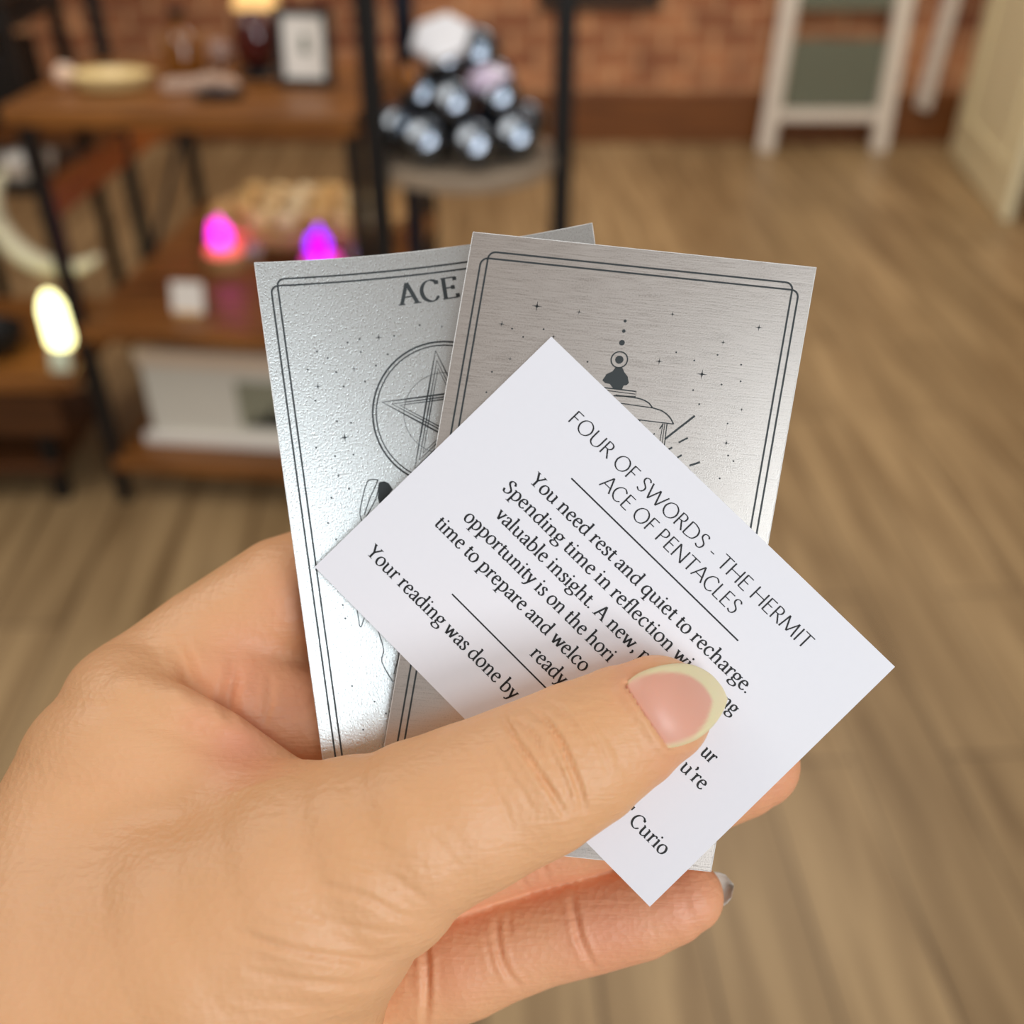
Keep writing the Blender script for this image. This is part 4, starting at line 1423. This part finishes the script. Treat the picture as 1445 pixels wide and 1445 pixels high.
skin = bpy.data.materials.new('skin')
skin.use_nodes = True
n = skin.node_tree
L = n.links
p = n.nodes['Principled BSDF']
p.inputs['Roughness'].default_value = 0.46
p.inputs['Specular IOR Level'].default_value = 0.38
p.inputs['Subsurface Weight'].default_value = 0.16
p.inputs['Subsurface Radius'].default_value = (1.0, 0.38, 0.2)
p.inputs['Subsurface Scale'].default_value = 0.0018
at_n = n.nodes.new('ShaderNodeAttribute')
at_n.attribute_name = 'flush'
gr = n.nodes.new('ShaderNodeAttribute')
gr.attribute_name = 'skin_grain'
t = n.nodes.new('ShaderNodeTexCoord')
nz = n.nodes.new('ShaderNodeTexNoise')
nz.inputs['Scale'].default_value = 55
nz.inputs['Detail'].default_value = 5
L.new(t.outputs['Object'], nz.inputs['Vector'])
m1 = n.nodes.new('ShaderNodeMix')
m1.data_type = 'RGBA'
m1.inputs[6].default_value = rgb(225, 169, 118)
m1.inputs[7].default_value = rgb(237, 183, 140)
L.new(nz.outputs['Fac'], m1.inputs[0])
m2 = n.nodes.new('ShaderNodeMix')
m2.data_type = 'RGBA'
m2.inputs[7].default_value = rgb(230, 146, 120)
L.new(at_n.outputs['Fac'], m2.inputs[0])
L.new(m1.outputs[2], m2.inputs[6])
L.new(m2.outputs[2], p.inputs['Base Color'])
n3 = n.nodes.new('ShaderNodeTexVoronoi')
n3.inputs['Scale'].default_value = 900
L.new(t.outputs['Object'], n3.inputs['Vector'])
n4 = n.nodes.new('ShaderNodeTexNoise')
n4.inputs['Scale'].default_value = 420
n4.inputs['Detail'].default_value = 3
L.new(t.outputs['Object'], n4.inputs['Vector'])
ad = n.nodes.new('ShaderNodeMath')
ad.operation = 'ADD'
L.new(n3.outputs['Distance'], ad.inputs[0])
L.new(n4.outputs['Fac'], ad.inputs[1])
gm = n.nodes.new('ShaderNodeMapping')          # fine lines across the thumb and its base
gm.vector_type = 'POINT'
gm.inputs['Rotation'].default_value = (0, 0, math.radians(-38))
gm.inputs['Scale'].default_value = (0.16, 1.25, 0.5)
L.new(gr.outputs['Vector'], gm.inputs[0])
n5 = n.nodes.new('ShaderNodeTexNoise')
n5.inputs['Scale'].default_value = 1.0
n5.inputs['Detail'].default_value = 3
n5.inputs['Distortion'].default_value = 0.5
L.new(gm.outputs[0], n5.inputs['Vector'])
m5 = n.nodes.new('ShaderNodeMath')
m5.operation = 'MULTIPLY_ADD'
m5.inputs[1].default_value = 2.0
L.new(n5.outputs['Fac'], m5.inputs[0])
L.new(ad.outputs[0], m5.inputs[2])
ad = m5
b = n.nodes.new('ShaderNodeBump')
b.inputs['Strength'].default_value = 0.2
b.inputs['Distance'].default_value = 0.0005
L.new(ad.outputs[0], b.inputs['Height'])
L.new(b.outputs[0], p.inputs['Normal'])

me = bpy.data.meshes.new('hand')
HW = near_np(HV)
O_ = np.array(near(at(400, 1200, 160)))
me.from_pydata((HW - O_).tolist(), [], HF.tolist())
me.polygons.foreach_set('use_smooth', [True] * len(me.polygons))
me.materials.append(skin)
# pinker skin on fingertips, the palm side and the fold of the web
fl = np.zeros(len(HV))


def flush(px, py, rad, amt, zmin=0, zmax=300):
    global fl
    d_ = np.linalg.norm(PXY - np.array([px, py]), axis=1)
    fl = np.maximum(fl, amt * np.exp(-(d_ / rad) ** 2) * ((HV[:, 2] > zmin) & (HV[:, 2] < zmax)))


for a in ((960, 1270, 90, .55, 152), (860, 1310, 110, .55, 152), (720, 1330, 110, .3, 152), (650, 1370, 70, .35, 152), (1080, 1090, 90, .5, 152), (760, 1230, 100, .45, 152), (660, 1270, 80, .4, 152),
          (350, 960, 80, .5, 145), (420, 980, 70, .5, 150), (340, 1055, 60, .6, 140), (290, 1020, 40, .35, 140), (420, 850, 70, .35, 152), (960, 1085, 50, .3, 100, 150), (895, 960, 40, .35, 100, 150)):
    flush(*a)
at_ = me.attributes.new('flush', 'FLOAT', 'POINT')
at_.data.foreach_set('value', fl.astype(np.float32))
ga = me.attributes.new('skin_grain', 'FLOAT_VECTOR', 'POINT')
ga.data.foreach_set('vector', HV.astype(np.float32).ravel())
hand = bpy.data.objects.new('hand', me)
col.objects.link(hand)
hand.location = O_
tag(hand, 'bare left hand in the foreground pinching the cards between thumb and fingers', 'hand')


# ---- nails
# free edge: the far end and a slim band along the upper side
OUT_ = np.array(su + sl[::-1])
SEG = [(OUT_[k_], OUT_[k_ + 1]) for k_ in range(len(OUT_) - 1)]
dist = np.full(GP.shape[:2], 1e9)
for a, b_ in SEG:
    d_ = b_ - a
    q_ = np.clip(((GP - a) @ d_) / (d_ @ d_ + 1e-9), 0, 1)
    dist = np.minimum(dist, np.linalg.norm(GP - a - q_[..., None] * d_, axis=-1))
wide = 3 + 19 * np.clip((GP[..., 0] - 890) / 120, 0, 1) * np.clip((1055 - GP[..., 1]) / 70, 0.2, 1)
edge = np.clip((wide - dist) / 5 + 0.5, 0, 1)
vs = [near((at(GP[i, j, 0], GP[i, j, 1], GZ[i, j]))) for i in range(NS) for j in range(NC + 1)]
vb = [near((at(GP[i, j, 0], GP[i, j, 1], GZ[i, j] + 0.45))) for i in range(NS) for j in range(NC + 1)]
NN = len(vs)
fs = []
for i in range(NS - 1):
    for j in range(NC):
        a = i * (NC + 1) + j
        fs.append((a, a + 1, a + NC + 2, a + NC + 1))
        fs.append((NN + a, NN + a + NC + 1, NN + a + NC + 2, NN + a + 1))
rg = [j for j in range(NC)] + [i * (NC + 1) + NC for i in range(NS - 1)] + [(NS - 1) * (NC + 1) + j for j in range(NC, 0, -1)] + [i * (NC + 1) for i in range(NS - 1, 0, -1)]
for k_ in range(len(rg)):
    a, b_ = rg[k_], rg[(k_ + 1) % len(rg)]
    fs.append((a, NN + a, NN + b_, b_))
nail_m = bpy.data.materials.new('nail')
nail_m.use_nodes = True
n = nail_m.node_tree
L = n.links
p = n.nodes['Principled BSDF']
p.inputs['Roughness'].default_value = 0.42
p.inputs['Subsurface Weight'].default_value = 0.15
p.inputs['Subsurface Scale'].default_value = 0.001
an = n.nodes.new('ShaderNodeAttribute')
an.attribute_name = 'free_edge'
mx = n.nodes.new('ShaderNodeMix')
mx.data_type = 'RGBA'
mx.inputs[6].default_value = rgb(232, 170, 148)
mx.inputs[7].default_value = rgb(236, 220, 176)
L.new(an.outputs['Fac'], mx.inputs[0])
L.new(mx.outputs[2], p.inputs['Base Color'])
nail = MB().add(vs + vb, fs).build('thumbnail', nail_m, hand, 'all')
nail['label'] = 'long pink thumbnail with a pale yellowish free edge'
av = nail.data.attributes.new('free_edge', 'FLOAT', 'POINT')
av.data.foreach_set('value', np.concatenate([edge.ravel(), edge.ravel()]).astype(np.float32))

# ring finger's nail, seen from the inside beyond the tip
pale_nail = mat('pale_nail', rgb(206, 198, 186), 0.25, var=0.03)
c0, ax_ = np.array([985., 1262.]), np.array([0.968, -0.25])
pr = np.array([0.25, 0.968])
vs, fs = [], []
for i in range(13):
    t_ = i / 12
    L_ = -40 + 92 * t_
    hw = 27 * (1 - max(0, (t_ - 0.6) / 0.4) ** 2.2) ** 0.5 if t_ < 1 else 2
    for j in range(11):
        s_ = -1 + 2 * j / 10
        q = c0 + ax_ * L_ + pr * s_ * hw
        vs.append((q, 164.8 + 1.6 * (1 - s_ * s_) * 1.0 - 0.9 * t_ * t_))
V2 = [near(at(q[0], q[1], z)) for q, z in vs] + [near(at(q[0], q[1], z + 0.45)) for q, z in vs]
for i in range(12):
    for j in range(10):
        a = i * 11 + j
        fs.append((a, a + 1, a + 12, a + 11))
        fs.append((143 + a, 143 + a + 11, 143 + a + 12, 143 + a + 1))
rg = [j for j in range(10)] + [i * 11 + 10 for i in range(12)] + [132 + j for j in range(10, 0, -1)] + [i * 11 for i in range(12, 0, -1)]
for k_ in range(len(rg)):
    a, b_ = rg[k_], rg[(k_ + 1) % len(rg)]
    fs.append((a, 143 + a, 143 + b_, b_))
rn = MB().add(V2, fs).build('fingernail', pale_nail, hand, 'all')
rn['label'] = 'pale grey fingernail showing past the fingertip'
